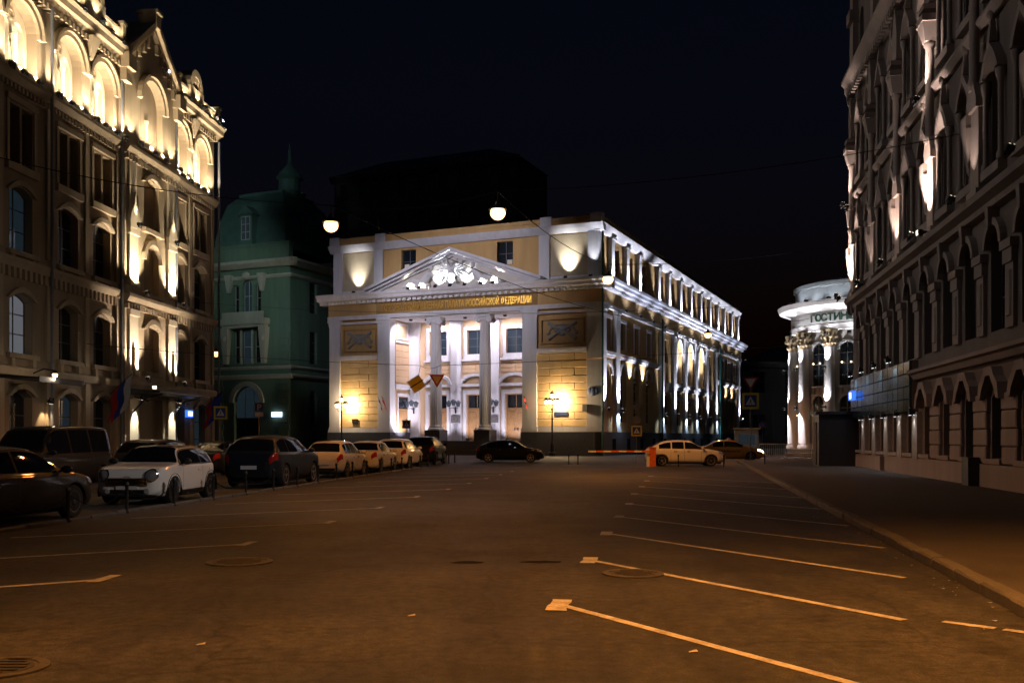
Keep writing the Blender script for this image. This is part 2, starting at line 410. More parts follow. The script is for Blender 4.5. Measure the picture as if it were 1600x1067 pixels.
def manhole(x, y, r, label):
    t = thing('manhole_cover', label, 'manhole cover', (x, y, 0))
    m = MB(); m.lathe([(r, .002), (r, .016), (r-.07, .018), (r-.075, .008), (r-.1, .008)], n=28); put('cover_ring', m.mesh('cover_ring', mat('worn_iron_rim', (.075, .07, .065), .6, .5, 9, .2, 30)), parent=t)
    m = MB().lathe([(r-.1, .003), (r-.1, .012)], n=28)
    for i in range(-3, 4):
        L = math.sqrt(max(.01, (r-.14)**2-(i*.085)**2)); m.box(-L, L, i*.085-.018, i*.085+.018, .013, .02)
    put('cover_plate', m.mesh('cover_plate', mat('cast_iron', (.045, .042, .04), .6, .4, 8, .2, 30)), parent=t)
manhole(-3.5, 12.33, .42, 'worn pale-ringed manhole cover alone in the open lane')
manhole(1.42, 11.27, .36, 'manhole cover lying between two painted parking lines')
manhole(-3.55, 6.65, .32, 'manhole cover half cut off at the edge of the lane')
for x, y, s in ((-.56, 12.3, 1), (.4, 12.35, 1.2)):
    m = MB(); n = 14; m.add([(math.cos(6.283*k/n)*.22*s*rnd.uniform(.8, 1.2), math.sin(6.283*k/n)*.13*rnd.uniform(.8, 1.2), .004) for k in range(n)], [tuple(range(n))])
    put('oil_stain', m.mesh('oil_stain', mat('oil_stain', (.010, .009, .009), .95, .2, spec=.1)), x=x, y=y, parent=road)

m = MB()
for i in range(46):                       # scraps and grit gathered along the east kerb
    yy = rnd.uniform(7.5, 22); xx = 4.54+.187*(yy-8.5)-abs(rnd.gauss(.06, .22)); s_ = rnd.uniform(.008, .03); a_ = rnd.uniform(0, 6.28)
    m.add([(xx+s_*math.cos(a_+k*1.57)*(1 if k % 2 else .6), yy+s_*math.sin(a_+k*1.57), .006+.006*(k % 2)) for k in range(4)], [(0, 1, 2, 3)])
for xx, yy in ((1.35, 7.15), (-.9, 8.6), (-2.4, 7.4)): m.add([(xx-.035, yy-.015, .006), (xx+.035, yy-.01, .012), (xx+.03, yy+.03, .02), (xx-.03, yy+.02, .008)], [(0, 1, 2, 3)])
put('grit', m.mesh('grit', mat('pale_scrap', (.45, .42, .38), .8, .3, 20)), parent=road)['kind'] = 'stuff'

# pavements with kerbs
def kerb_line(x0, y0, slope, n, L, side, h=.13, wd=.17, name='kerb'):
    root = put(name, MB().box(-.01, .01, 0, .02, -.02, -.01).mesh('kerb_bed', GRANITE)); tag(root, kind='structure')
    ang = math.atan(slope)
    variants = []
    for v in range(4):
        m = MB(); c = .025; e = rnd.uniform(-.012, .012)
        m.add([(0,0,0),(wd,0,0),(wd,0,h),(c,0,h+e),(0,0,h-c),(0,L-.02,0),(wd,L-.02,0),(wd,L-.02,h),(c,L-.02,h-e),(0,L-.02,h-c)],
              [(0,1,2,3,4),(9,8,7,6,5),(0,4,9,5),(4,3,8,9),(3,2,7,8),(2,1,6,7)])
        variants.append(m.mesh('kerb_stone', GRANITE))
    for i in range(n):
        y = y0 + i*L*math.cos(ang); x = x0 + slope*(y-y0)
        o = put('kerb_stone', variants[i % 4], x=x+rnd.uniform(-.012, .012), y=y, z=rnd.uniform(-.012, .004), rz=-ang+rnd.uniform(-.006, .006), parent=root)
        if side < 0: o.scale.x = -1
    return root
kerb_line(4.54-.187*6.5, 2.0, .187, 62, 1.0, 1)
pv = MB().prismz([(3.45, 2), (40, 2), (60, 64), (15.05, 64)], -.01, .115).mesh('pavement', PAVE)
tag(put('pavement', pv), kind='structure')
kerb_line(-9.15, 11.0, .108, 40, 1.0, -1, h=.07, wd=.14)
pv = MB().prismz([(-60, 2), (-15.2, 2), (-10.4, 68), (-60, 68)], -.01, .115).mesh('pavement', PAVE)
tag(put('pavement', pv), kind='structure')

# ------------------------------------------------------------------ Chamber building with the portico
C = thing('chamber_building', 'pale yellow classical building with white columns, pediment and gilded lettering', 'building', (-17.9, 94.1, 0), R(-23.47))
F = Fr(C); S = Fr(C, 28, 0, R(90)); LEN = 66.8
def P(name, m, mt, fr=None, smooth=False, **k): return put(name, m.mesh(name, mt, smooth), fr or F, **k)
# plinth and body
P('plinth', MB().box(-.15, 6.95, -.15, 4, 0, 2.1), PLINTH); P('plinth', MB().box(20.4, 28.0, -.15, 4, 0, 2.1), PLINTH)
pl = MB().box(-.15, LEN+.1, -.15, .6, 0, 2.098); P('plinth', pl, PLINTH, S)
for i in range(14):
    cx = 3.0+i*4.5
    if cx < 66: P('basement_window', MB().box(cx-.5, cx+.5, -.17, -.1, .5, 1.5), GLASS, S)
P('stylobate', MB().box(6.95, 20.4, -.12, 4.4, 0, 1.3).box(6.95, 20.4, -.6, -.12, 0, .9).box(6.95, 20.4, -1.05, -.6, 0, .5), PLINTH)
P('wall', MB().box(.25, 6.8, .25, 4.05, 2.1, 13), OCHRE)
P('wall', MB().box(20.55, 27.7, .25, 4.05, 2.1, 13), OCHRE)
P('inner_block', MB().box(.25, 27.1, 4.7, LEN-.3, 0, 15.4), OCHRE)
P('portico_ceiling', MB().box(6.7, 20.6, .1, 4.6, 12.9, 13.3), TRIM)
# front pilasters
def pilaster(fr, x0, x1, y0, y1, z0, z1, mt=TRIM, cap=.7, base=.5, side=0):
    o = P('pilaster', MB().box(x0, x1, y0, y1, z0+base, z1-cap), mt, fr)
    g = .09; e = g if side else 0
    b = MB().box(x0-g, x1+g, y0-g, y1+e, z0, z0+base*.55).box(x0-g*.5, x1+g*.5, y0-g*.5, y1+e*.5, z0+base*.55, z0+base)
    P('base', b, mt, fr).parent = o
    c = MB().box(x0+.0-.03, x1+.03, y0-.03, y1+e*.3, z1-cap, z1-cap*.72).box(x0-g*.7, x1+g*.7, y0-g*.7, y1+e*.6, z1-cap*.72, z1-cap*.35).box(x0-g*1.6, x1+g*1.6, y0-g*1.6, y1+e, z1-cap*.35, z1-.002)
    P('capital', c, mt, fr).parent = o
    for ch in o.children: ch.location = (0, 0, 0); ch.rotation_euler = (0, 0, 0)
    return o
pilaster(F, 0, 1.2, 0, 1.3, 2.1, 13, side=1); pilaster(F, 5.5, 6.83, 0, .95, 2.1, 13, side=1)
pilaster(F, 20.5, 21.9, 0, .95, 2.1, 13, side=1); pilaster(F, 26.6, 28.0, 0, 1.3, 2.1, 13, side=1)
# wing panels: stone blocks, ledge, carved panel
blk = {}
for xa, xb in ((1.2, 5.5), (21.9, 26.6)):
    W = xb-xa
    P('panel_base', MB().box(xa, xb, -.02, .24, 2.1, 2.55), TRIM)
    rows = 10; h = (9.0-2.56)/rows
    for r in range(rows):
        cuts = [0, W*.5, W] if r % 2 == 0 else [0, W*.25, W*.75, W]
        for a, b in zip(cuts, cuts[1:]):
            key = (round(b-a, 2), r == 99)
            if key not in blk: blk[key] = MB().cbox(.012, b-a-.012, .13, .26, .014, h-.014, .03).mesh('stone_block', OBLOCK)
            put('stone_block', blk[key], F, xa+a, rnd.uniform(-.012, .012), 2.56+r*h)
    P('ledge', MB().box(xa, xb, -.12, .25, 9.3, 9.5).box(xa, xb, -.04, .25, 9.08, 9.3), TRIM)
    f = MB().box(xa+.3, xb-.3, .1, .25, 9.9, 10.05).box(xa+.3, xb-.3, .1, .25, 12.0, 12.15).box(xa+.3, xa+.45, .1, .25, 10.05, 12.0).box(xb-.45, xb-.3, .1, .25, 10.05, 12.0)
    rp = P('carved_panel', f, OCHRE)
    cx = (xa+xb)/2; m = MB()
    for sg in (-1, 1):
        m.tube([(cx-1.3*sg, .2, 10.3), (cx-.5*sg, .14, 10.8), (cx+.5*sg, .14, 11.3), (cx+1.3*sg, .2, 11.75)], [.16, .1, .1, .16], 7)
        for k in range(3): m.ball((cx+sg*(.6+.35*k), .2, 11.05+.28*math.sin(k*2)), .2, .1, .17, 8, 5)
        m.tube([(cx+sg*(.3+.12*k), .18, 10.3+1.4*(k % 2)) if False else (cx+sg*1.5*math.cos(k*.5)*.8, .2, 11+.6*math.sin(k*.5)) for k in range(5)], .07, 6)
    m.ball((cx, .2, 11.05), .42, .14, .5, 10, 6)
    put('relief', m.mesh('relief', mat('grey_relief_stone', (.36, .34, .3), .8, .2, 3), True), parent=rp)
    P('moulding', MB().box(xa, xb, .0, .25, 12.55, 12.75), TRIM)
# entablature
arch_prof = [(.5, 13.003), (-.1, 13.003), (-.1, 13.18), (-.16, 13.18), (-.16, 13.36), (.5, 13.36)]
P('architrave', MB().extx(arch_prof, -.15, 28.14), TRIM); P('architrave', MB().extx([(a, b+.003) for a, b in arch_prof], .2, LEN), TRIM, S)
BROWN = mat('brown_frieze', (.36, .21, .07), .85, .15, .8)
P('frieze', MB().box(-.06, 5.4, -.06, .6, 13.36, 14.5), OCHRE); P('frieze', MB().box(22.0, 28.06, -.06, .6, 13.36, 14.5), OCHRE)
P('frieze', MB().box(5.4, 22.0, -.1, .6, 13.36, 14.5), BROWN); P('frieze', MB().box(.1, LEN, -.055, .6, 13.365, 14.497), OCHRE, S)
corn = [(.7, 14.5), (-.25, 14.5), (-.3, 14.75), (-.75, 14.85), (-.8, 15.1), (-.95, 15.2), (-1.0, 15.42), (.7, 15.5)]
P('cornice', MB().extx(corn, -.95, 28.95), TRIM); P('cornice', MB().extx([(a, b+.004) for a, b in corn], -.4, LEN+.6), TRIM, S)
def dentils(fr, x0, x1, y0, y1, z0, z1, step, wd, mt=TRIM, name='dentil_band'):
    m = MB(); n = int((x1-x0)/step)
    for i in range(n): m.box(x0+i*step, x0+i*step+wd, y0, y1, z0, z1)
    o = P(name, m, mt, fr); o['kind'] = 'stuff'; return o
dentils(F, -.2, 28.2, -.55, -.26, 14.52, 14.72, .55, .28); dentils(S, .2, LEN-.2, -.55, -.26, 14.53, 14.73, .55, .28)
tm = text_mesh('ТОРГОВО-ПРОМЫШЛЕННАЯ ПАЛАТА РОССИЙСКОЙ ФЕДЕРАЦИИ', .86, GOLD, .03)
xs = [v.co.x for v in tm.vertices]; k = 15.4/(max(xs)-min(xs))
for v in tm.vertices: v.co.x *= k
put('gilt_lettering', tm, F, 13.75, -.14, 13.62)
# attic storey
holes = [arch_pts(8.6, 17.25, 1.6, 2.15, 'rect'), arch_pts(18.6, 17.25, 1.6, 2.15, 'rect')]
P('attic_wall', MB().holed([(.5, 15.45), (27.5, 15.45), (27.5, 20.2), (.5, 20.2)], holes, .5, .5), OCHRE)
for cx in (8.6, 18.6):
    o = win(F, cx, .8, 17.25, 1.6, 2.15, 'rect', 2, 2)
    put('window_blind', MB().box(-.6, -.1, .0, .02, .35, .85).mesh('window_blind', CURTAIN) if cx < 10 else MB().box(.1, .6, .0, .02, .1, .5).mesh('window_blind', CURTAIN), parent=o)
P('attic_block', MB().box(.5, 27.0, 1.1, LEN-.4, 15.4, 20.1), OCHRE)
P('roof', MB().add([(0,0,20.6),(28,0,20.6),(28,LEN,20.6),(0,LEN,20.6),(9,12,22.6),(19,12,22.6),(19,LEN-12,22.6),(9,LEN-12,22.6)], [(0,1,5,4),(1,2,6,5),(2,3,7,6),(3,0,4,7),(4,5,6,7)]), ROOFM)
for xa, xb in ((.3, 6.0), (22.0, 27.7)):
    P('attic_panel', MB().box(xa+1.0, xb-1.1, .42, .5, 15.9, 19.5), mat('pale_plaster', (.56, .46, .30), .85, .15, 1))
    for a in (xa, xb-1.1): P('attic_pilaster', MB().box(a, a+1.0, .25, 1.2, 15.5, 19.6), TRIM)
    P('attic_base', MB().box(xa+1.0, xb-1.1, .33, .5, 15.5, 15.85), TRIM)
acor = [(.8, 19.6), (.3, 19.6), (.15, 19.8), (.0, 20.0), (-.15, 20.25), (.8, 20.3)]
P('attic_cornice', MB().extx(acor, -.1, 28.1), TRIM); P('attic_cornice', MB().extx([(a, b+.004) for a, b in acor], .2, LEN+.1), TRIM, S)
P('parapet', MB().box(.1, 27.9, .1, .6, 20.3, 20.95), OCHRE); P('parapet', MB().box(.15, LEN, .1, .6, 20.305, 20.94), OCHRE, S)
for xa in (.0, 5.2, 22.2, 26.9): P('parapet_pier', MB().box(xa, xa+1.1, .02, .7, 20.3, 21.1), TRIM)
# pediment
ap = (13.7, 18.75); L0, R0 = 4.6, 22.7
tym = P('tympanum', MB().prism([(L0+.8, 15.5), (R0-.8, 15.5), (ap[0], ap[1]-.35)], -.15, .4), mat('tympanum_plaster', (.62, .56, .48), .8, .1, 1))
for (x0, x1) in ((L0, ap[0]), (R0, ap[0])):
    sl = (ap[1]-15.5)/(ap[0]-L0) if x0 < ap[0] else (ap[1]-15.5)/(R0-ap[0])
    for (t0, t1, yy) in ((0, .28, -1.05), (-.26, 0, -.75), (-.5, -.26, -.4)):
        poly = [(x0, 15.5+t0*.9), (x1, ap[1]+t0), (x1, ap[1]+t1), (x0, 15.5+t1)]
        if x0 > x1: poly = [poly[1], poly[0], poly[3], poly[2]]
        if t0 < 0:
            k = .9*abs(t0)/sl*1.0
            poly = [(x0+(k if x0 < x1 else -k), 15.5), (x1, ap[1]+t0), (x1, ap[1]+t1), (x0+(k*.3 if x0 < x1 else -k*.3), 15.5+.0+(.001 if t1 == 0 else .0)+.02)]
            if x0 > x1: poly = [poly[1], poly[0], poly[3], poly[2]]
        P('raking_cornice', MB().prism(poly, yy, .4), TRIM)
SC = mat('white_sculpture', (.72, .7, .68), .7, .1, 3)
m = MB(); cx, cz, cy = 13.7, 16.7, -.5          # two-headed eagle with spread wings, shield and crown
m.ball((cx, cy, cz), .42, .22, .62)
for sg in (-1, 1):
    m.tube([(cx+sg*.1, cy, cz+.4), (cx+sg*.3, cy, cz+.75), (cx+sg*.55, cy-.05, cz+.82), (cx+sg*.75, cy-.08, cz+.74)], [.14, .11, .13, .04], 7)
    for k in range(7):
        a = R(80-k*22); r1 = 1.35-.08*abs(k-2); m.tube([(cx+sg*(.35), cy, cz+.25), (cx+sg*(.35+.6*r1*math.cos(a)), cy-.04, cz+.2+.6*r1*math.sin(a)), (cx+sg*(.4+r1*math.cos(a)), cy, cz+.1+r1*math.sin(a))], [.14, .12, .05], 6)
    m.tube([(cx+sg*.15, cy, cz-.4), (cx+sg*.45, cy-.05, cz-.75), (cx+sg*.7, cy-.05, cz-.85)], [.12, .08, .05], 6)
for k in range(5): m.tube([(cx, cy, cz-.4), (cx+(k-2)*.22, cy, cz-.95)], [.1, .05], 6)
m.ball((cx, cy, cz+1.05), .24, .16, .2); m.ball((cx, cy-.2, cz), .25, .1, .33)
put('eagle_emblem', m.mesh('eagle_emblem', SC, True), parent=tym)
for sg in (-1, 1):                                 # reclining allegorical figures
    m = MB(); bx = cx+sg*2.2
    m.tube([(bx+sg*.1, -.5, 16.55), (bx+sg*.45, -.5, 16.2), (bx+sg*.9, -.55, 15.85)], [.24, .32, .3], 9); m.ball((bx, -.52, 16.95), .2, .19, .24)
    m.tube([(bx+sg*.9, -.55, 15.85), (bx+sg*1.6, -.6, 16.05), (bx+sg*2.3, -.55, 15.72), (bx+sg*2.7, -.6, 15.68)], [.3, .24, .15, .1], 8)
    m.tube([(bx+sg*.15, -.6, 16.6), (bx-sg*.35, -.65, 16.25), (bx-sg*.75, -.6, 16.5)], [.12, .1, .08], 7)
    for k in range(6): m.ball((bx+sg*(.4+.4*k), -.42, 15.7+.1*math.sin(k*2.1)), .25, .2, .18, 8, 5)
    k_ = Matrix.Translation((bx+sg*.6, 0, 15.5)) @ Matrix.Diagonal((1.1, 1, 1.25, 1)) @ Matrix.Translation((-bx-sg*.6, 0, -15.5)); m.v = [tuple(k_ @ Vector(p)) for p in m.v]
    put('reclining_figure', m.mesh('reclining_figure', SC, True), parent=tym)
FS = 2.6
flood(F, 13.7, -.85, 15.62, (0, .55, 1), 420, 95, (.86, .9, 1)); flood(F, 12.2, -.85, 15.62, (.1, .6, .8), 160, 95, (.86, .9, 1)); flood(F, 15.2, -.85, 15.62, (-.1, .6, .8), 160, 95, (.86, .9, 1))
for x in (9.4, 10.6): flood(F, x, -.93, 15.56, (.0, .8, .45), 800, 110, (1, .80, .58), warm=True)
for x in (16.9, 18.1): flood(F, x, -.93, 15.56, (0, .8, .45), 800, 110, (1, .84, .68), warm=True)
FS = 1.0
# columns
for cx in (11.4, 16.5):
    o = P('column', MB().lathe([(.56, 2.75), (.56, 5.5), (.53, 8.5), (.46, 12.1), (.49, 12.16), (.49, 12.25)], cx, .75, 40, .07), TRIM)
    b = P('pedestal', MB().box(cx-.8, cx+.8, -.05, 1.55, 1.3, 2.3), PLINTH); b.parent = o
    b2 = P('base', MB().lathe([(.78, 2.3), (.78, 2.42), (.7, 2.48), (.62, 2.55), (.66, 2.62), (.64, 2.7), (.56, 2.76)], cx, .75, 24), TRIM, smooth=True); b2.parent = o
    m = MB().box(cx-.72, cx+.72, .2, 1.3, 12.68, 12.9).lathe([(.5, 12.25), (.6, 12.4), (.62, 12.5)], cx, .75, 20).box(cx-.62, cx+.62, .3, 1.2, 12.5, 12.68)
    for sg in (-1, 1):
        for yy in (.22, 1.1):
            n = 14; m.prism([(cx+sg*.58+.27*math.cos(6.283*k/n), 12.42+.27*math.sin(6.283*k/n)) for k in range(n)], yy, yy+.2)
            m.prism([(cx+sg*.58+.11*math.cos(6.283*k/n), 12.42+.11*math.sin(6.283*k/n)) for k in range(n)], yy-.06, yy)
    b3 = P('capital', m, TRIM); b3.parent = o
    for ch in o.children: ch.location = (0, 0, 0)
# portico back wall
holes = []
for cx in (9.9, 14.0, 18.1): holes += [arch_pts(cx, 1.32, 2.0, 4.4, 'rect'), arch_pts(cx, 9.6, 1.9, 2.3, 'rect')]
P('portico_wall', MB().holed([(6.8, 1.3), (20.55, 1.3), (20.55, 12.9), (6.8, 12.9)], holes, 4.06, .45), PEACH)
for x0, x1 in ((6.83, 7.9), (11.4, 12.5), (15.45, 16.55), (19.6, 20.5)):
    P('wall_pilaster', MB().box(x0, x1, 3.7, 4.05, 1.3, 12.88).box(x0-.08, x1+.08, 3.62, 4.05, 1.3, 1.8).box(x0-.08, x1+.08, 3.6, 4.05, 12.3, 12.88), TRIM)
for cx in (9.9, 14.0, 18.1):
    P('window_surround', MB().holed([(cx-1.3, 9.1), (cx+1.3, 9.1), (cx+1.3, 12.3), (cx-1.3, 12.3)], [arch_pts(cx, 9.6, 1.9, 2.3, 'rect')], 3.98, .08).box(cx-1.5, cx+1.5, 3.8, 4.05, 8.95, 9.15), TRIM)
    win(F, cx, 4.3, 9.6, 1.9, 2.3, 'rect', 2, 3, FRAME, GLASSB)
    P('door_surround', MB().box(cx-1.35, cx-1.02, 3.85, 4.05, 1.3, 5.8).box(cx+1.02, cx+1.35, 3.85, 4.05, 1.3, 5.8).box(cx-1.35, cx+1.35, 3.84, 4.05, 5.8, 6.15).box(cx-1.55, cx+1.55, 3.65, 4.05, 6.5, 6.75), TRIM)
    pts = [(cx+1.6*math.cos(math.pi*i/12), 6.752+1.0*math.sin(math.pi*i/12)) for i in range(13)]; pin = [(cx+1.3*math.cos(math.pi*i/12), 6.756+.72*math.sin(math.pi*i/12)) for i in range(13)]
    P('door_pediment', MB().band(pin, pts, 3.6, 4.05), TRIM)
    d = P('door', MB().box(cx-1.0, cx+1.0, 4.3, 4.36, 1.32, 4.3).box(cx-1.0, cx+1.0, 4.28, 4.4, 4.3, 4.42), WOOD)
    for sg in (-1, 1):
        for za, zb in ((1.5, 2.3), (2.5, 4.1)):
            pm = MB().cbox(cx+sg*.5-.38, cx+sg*.5+.38, 4.25, 4.31, za, zb, .05); q = P('panel', pm, WOOD); q.parent = d; q.location = (0, 0, 0)
        q = P('handle', MB().box(cx+sg*.14-.07, cx+sg*.14+.07, 4.2, 4.28, 2.3, 2.52), IRON); q.parent = d; q.location = (0, 0, 0)
    win(F, cx, 4.32, 4.42, 1.9, 1.28, 'rect', 2, 1, WOOD, GLASS, name='transom_window')
    for sg in (-1, 1):
        for k in range(3): P('wall_course', MB().cbox(cx-1.4 if sg < 0 else cx+.01, cx-.01 if sg < 0 else cx+1.4, 3.99, 4.06, 7.85-.0+k*.36, 8.18+k*.36, .02), PEACH)
    for k in range(3):
        for sg in (-1, 1): P('wall_course', MB().cbox(cx+sg*1.44-.08 if False else min(cx+sg*1.36, cx+sg*1.5), max(cx+sg*1.36, cx+sg*1.5), 3.99, 4.06, 9.3+k, 10.25+k, .02), PEACH)
G1 = Fr(C, 6.8, 0, R(90))           # inner cheek of the recess
P('cheek_facing', MB().box(1.0, 4.0, -.02, .0, 1.3, 12.88), PEACH, G1)
for k in range(6): P('wall_course', MB().cbox(1.05, 3.6, -.07, -.02, 6.9+k*.62, 7.48+k*.62, .02), PEACH, G1)
P('string_course', MB().box(.98, 4.0, -.18, -.02, 6.3, 6.75), TRIM, G1)
P('string_course', MB().box(.98, 4.0, -.14, -.02, 10.75, 10.95), TRIM, G1)
P('panel_frame', MB().holed([(1.3, 11.1), (3.5, 11.1), (3.5, 12.7), (1.3, 12.7)], [arch_pts(2.4, 11.3, 1.6, 1.2, 'rect')], -.09, .07), TRIM, G1)
d = P('side_door', MB().box(1.55, 3.35, -.06, -.02, 1.32, 4.3), WOOD, G1); win(G1, 2.45, -.07, 4.35, 1.8, 1.2, 'rect', 1, 1, WOOD, GLASS, name='transom_window')
P('door_surround', MB().box(1.3, 1.54, -.12, -.02, 1.3, 5.6).box(3.36, 3.6, -.12, -.02, 1.3, 5.6).box(1.3, 3.6, -.13, -.02, 5.6, 5.9), TRIM, G1)
for x in (9.9, 14.0, 18.1):
    flood(F, x, 1.7, 12.78, (0, .75, -1), 480, 130, (.88, .81, 1.0), blend=.5); flood(F, x, 2.2, 1.5, (0, .6, 1), 430, 130, (.88, .81, 1.0), blend=.6)
for x in (11.4, 16.5): flood(F, x, 1.75, 12.78, (0, .6, -1), 380, 130, (.88, .82, 1.0), blend=.5)
flood(F, 8.6, 1.6, 1.5, (-.8, .1, 1), 1100, 100, (.88, .82, 1.0)); flood(F, 8.4, 1.2, 12.78, (-.7, .2, -1), 700, 110, (.88, .82, 1.0))
# wall lanterns and plaques between the doors
lan_a = MB().box(-.06, .06, -.1, 0, -.6, 0).tube([(0, -.05, -.3), (0, -.5, -.1)], .03, 6).tube([(-.5, -.5, -.1), (.5, -.5, -.1)], .03, 6).mesh('bracket', IRON)
lm = MB()
for k, dx in enumerate((-.5, 0, .5)):
    lm.taper(dx, -.5, .0+.12*(k == 1), .42+.12*(k == 1), .1, .1, .19, .19); lm.taper(dx, -.5, .42+.12*(k == 1), .62+.12*(k == 1), .22, .22, .04, .04)
lan_b = lm.mesh('lantern', mat('frosted_lantern_dark', (.09, .11, .13), .25, .1))
for x in (12.0, 16.0, 7.4):
    o = put('wall_lantern', lan_a, F, x, 3.68, 4.55); put('lantern', lan_b, parent=o)
    if x > 8:
        q = P('wall_plaque', MB().cbox(x-.5, x+.5, 3.6, 3.69, 3.0, 3.7, .03), mat('plaque_metal', (.3, .28, .27), .3, .3, 6, metal=.5)); P('plaque_bracket', MB().prism([(x, 1.9), (x+.25, 2.9), (x-.25, 2.9)], 3.64, 3.69), mat('grey_marble', (.4, .4, .42), .5, .3, 3))
# attic panel floods, corner flood
for cx, pw in ((3.15, 1000), (24.85, 1700)): flood(F, cx, -.55, 15.62, (0, .55, 1), pw, 66, (.94, .92, .93), blend=1.0)
flood(F, 27.2, -.7, 15.62, (0, .3, 1), 600, 40)
for cx, a in ((.6, 5.6), (27.3, 5.6)): pass
# small flags, plate and camera on the front
def flag(fr, x, y, z, stripes, size, tilt, name='flag', length=1.2):
    pole = put('flag', MB().tube([(0, 0, 0), (math.sin(tilt)*length*.3, -length*.8, length*.75)], .018, 6).mesh('flag_pole', IRON), fr, x, y, z)
    n = len(stripes); top = Vector((math.sin(tilt)*length*.3, -length*.8, length*.75)); dr = top.normalized()
    for i, mt in enumerate(stripes):
        vs = []; fs = []; N = 8
        for u in range(N+1):
            for v in (0, 1):
                f0 = (i+v)/n; p = top - dr*(size*.95*f0)
                hang = size*1.35*u/N
                vs.append((p.x + .07*math.sin(u*1.3+f0*2)+.18*hang, p.y + hang*.22+.06*math.sin(u*1.1), p.z - hang*.92))
        for u in range(N): fs.append((2*u, 2*u+1, 2*u+3, 2*u+2))
        put('flag_stripe', MB().add(vs, fs).mesh('flag_stripe', mt, True), parent=pole)
    return pole
flag(F, 5.95, .0, 4.6, (FWHITE, FBLUE, FRED), .8, .3); flag(F, 6.4, .0, 4.6, (FRED, FRED), .8, .3)
flag(F, 19.6, 3.7, 4.6, (FWHITE, FBLUE, FRED), 1.0, .2); flag(F, 21.0, .0, 4.4, (FRED, FRED), .7, .1)
P('street_plate', MB().box(23.55, 24.85, .07, .12, 3.5, 3.85), mat('dark_plate', (.012, .02, .05), .5, .1)); P('wall_box', MB().box(26.25, 26.7, -.15, .1, 3.9, 4.5), SIGNG)
P('wall_box', MB().box(2.6, 3.2, .0, .12, 3.0, 3.4), IRON)
put('wall_emblem', MB().ball((0, 0, 0), .3, .06, .38).ball((-.3, 0, .05), .2, .05, .3).ball((.3, 0, .05), .2, .05, .3).mesh('wall_emblem', mat('emblem_blue', (.15, .2, .4), .5, .2), True), F, 27.2, -.03, 5.6)
P('drain_pipe', MB().tube([(28.12, -.2, .2), (28.12, -.2, 19.4)], .09, 8), GREENP)

# ---- side front: bays
sh = []; wins = []
for cx in (1.9 if False else 2.4, 6.9, 11.4, 15.9): sh.append(('a', cx))
for cx in (54.0, 58.3, 62.6): sh.append(('a', cx))
holes = []
for _, cx in sh:
    holes += [arch_pts(cx, 3.0, 1.9, 5.2, 'round'), arch_pts(cx, 9.7, 1.5, 2.5, 'rect')]
for cx in (28.6, 34.0, 39.9): holes += [arch_pts(cx, 7.6, 3.3, 5.1, 'round', 14), arch_pts(cx, 3.0, 1.6, 2.7, 'rect')]
for cx in (23.2, 46.0): holes += [arch_pts(cx, 3.0, 1.5, 3.2, 'rect'), arch_pts(cx, 9.7, 1.5, 2.5, 'rect')]
P('side_wall', MB().holed([(1.2, 2.1), (LEN, 2.1), (LEN, 13.0), (1.2, 13.0)], holes, .25, .5), OCHRE, S)
for _, cx in sh:
    win(S, cx, .55, 3.0, 1.9, 5.2, 'round', 2, 5, FRAMEW); win(S, cx, .5, 9.7, 1.5, 2.5, 'rect', 2, 3, FRAME)
    P('arch_moulding', MB().band(curve_pts(cx, 3.0, 1.9, 5.2, 'round', 12), curve_pts(cx, 3.0, 1.9, 5.2, 'round', 12, .3), .1, .25), TRIM, S)
    P('window_surround', MB().box(cx-1.0, cx-.76, .15, .25, 9.7, 12.2).box(cx+.76, cx+1.0, .15, .25, 9.7, 12.2).box(cx-1.0, cx+1.0, .12, .25, 12.2, 12.5), TRIM, S)
for cx in (28.6, 34.0, 39.9):
    win(S, cx, .65, 7.6, 3.3, 5.1, 'round', 4, 4, FRAMEW, mat('frosted_arch_glass', (.5, .52, .56), .35, .1)); win(S, cx, .5, 3.0, 1.6, 2.7, 'rect', 2, 3)
    P('arch_moulding', MB().band(curve_pts(cx, 7.6, 3.3, 5.1, 'round', 14), curve_pts(cx, 7.6, 3.3, 5.1, 'round', 14, .35), .05, .25), TRIM, S)
    P('window_sill', MB().box(cx-2.0, cx+2.0, -.2, .25, 7.25, 7.58), TRIM, S); P('window_surround', MB().box(cx-1.1, cx+1.1, .0, .25, 5.75, 6.1), TRIM, S)
for cx in (23.2, 46.0):
    win(S, cx, .5, 3.0, 1.5, 3.2, 'rect', 2, 4); win(S, cx, .5, 9.7, 1.5, 2.5, 'rect', 2, 3)
    P('window_pediment', MB().prism([(cx-1.3, 6.5), (cx+1.3, 6.5), (cx, 7.6)], -.2, .25), TRIM, S)
for x in (4.6, 20.6, 26.0, 31.3, 36.9, 43.1, 48.8, 63.3 if False else 65.4): pilaster(S, x-.55, x+.55, -.05, .3, 2.1, 13)
for a, b in ((1.3, 19.4), (50, LEN)): P('string_course', MB().box(a, b, -.05, .25, 8.95, 9.25).box(a, b, .05, .25, 8.75, 8.95), TRIM, S)
P('string_course', MB().box(26.6, 42.5, .0, .25, 6.85, 7.2), TRIM, S)
for x in (19.6, 50.0): P('drain_pipe', MB().tube([(x, -.25, .2), (x, -.25, 14.0)], .1, 8), GREENP, S)
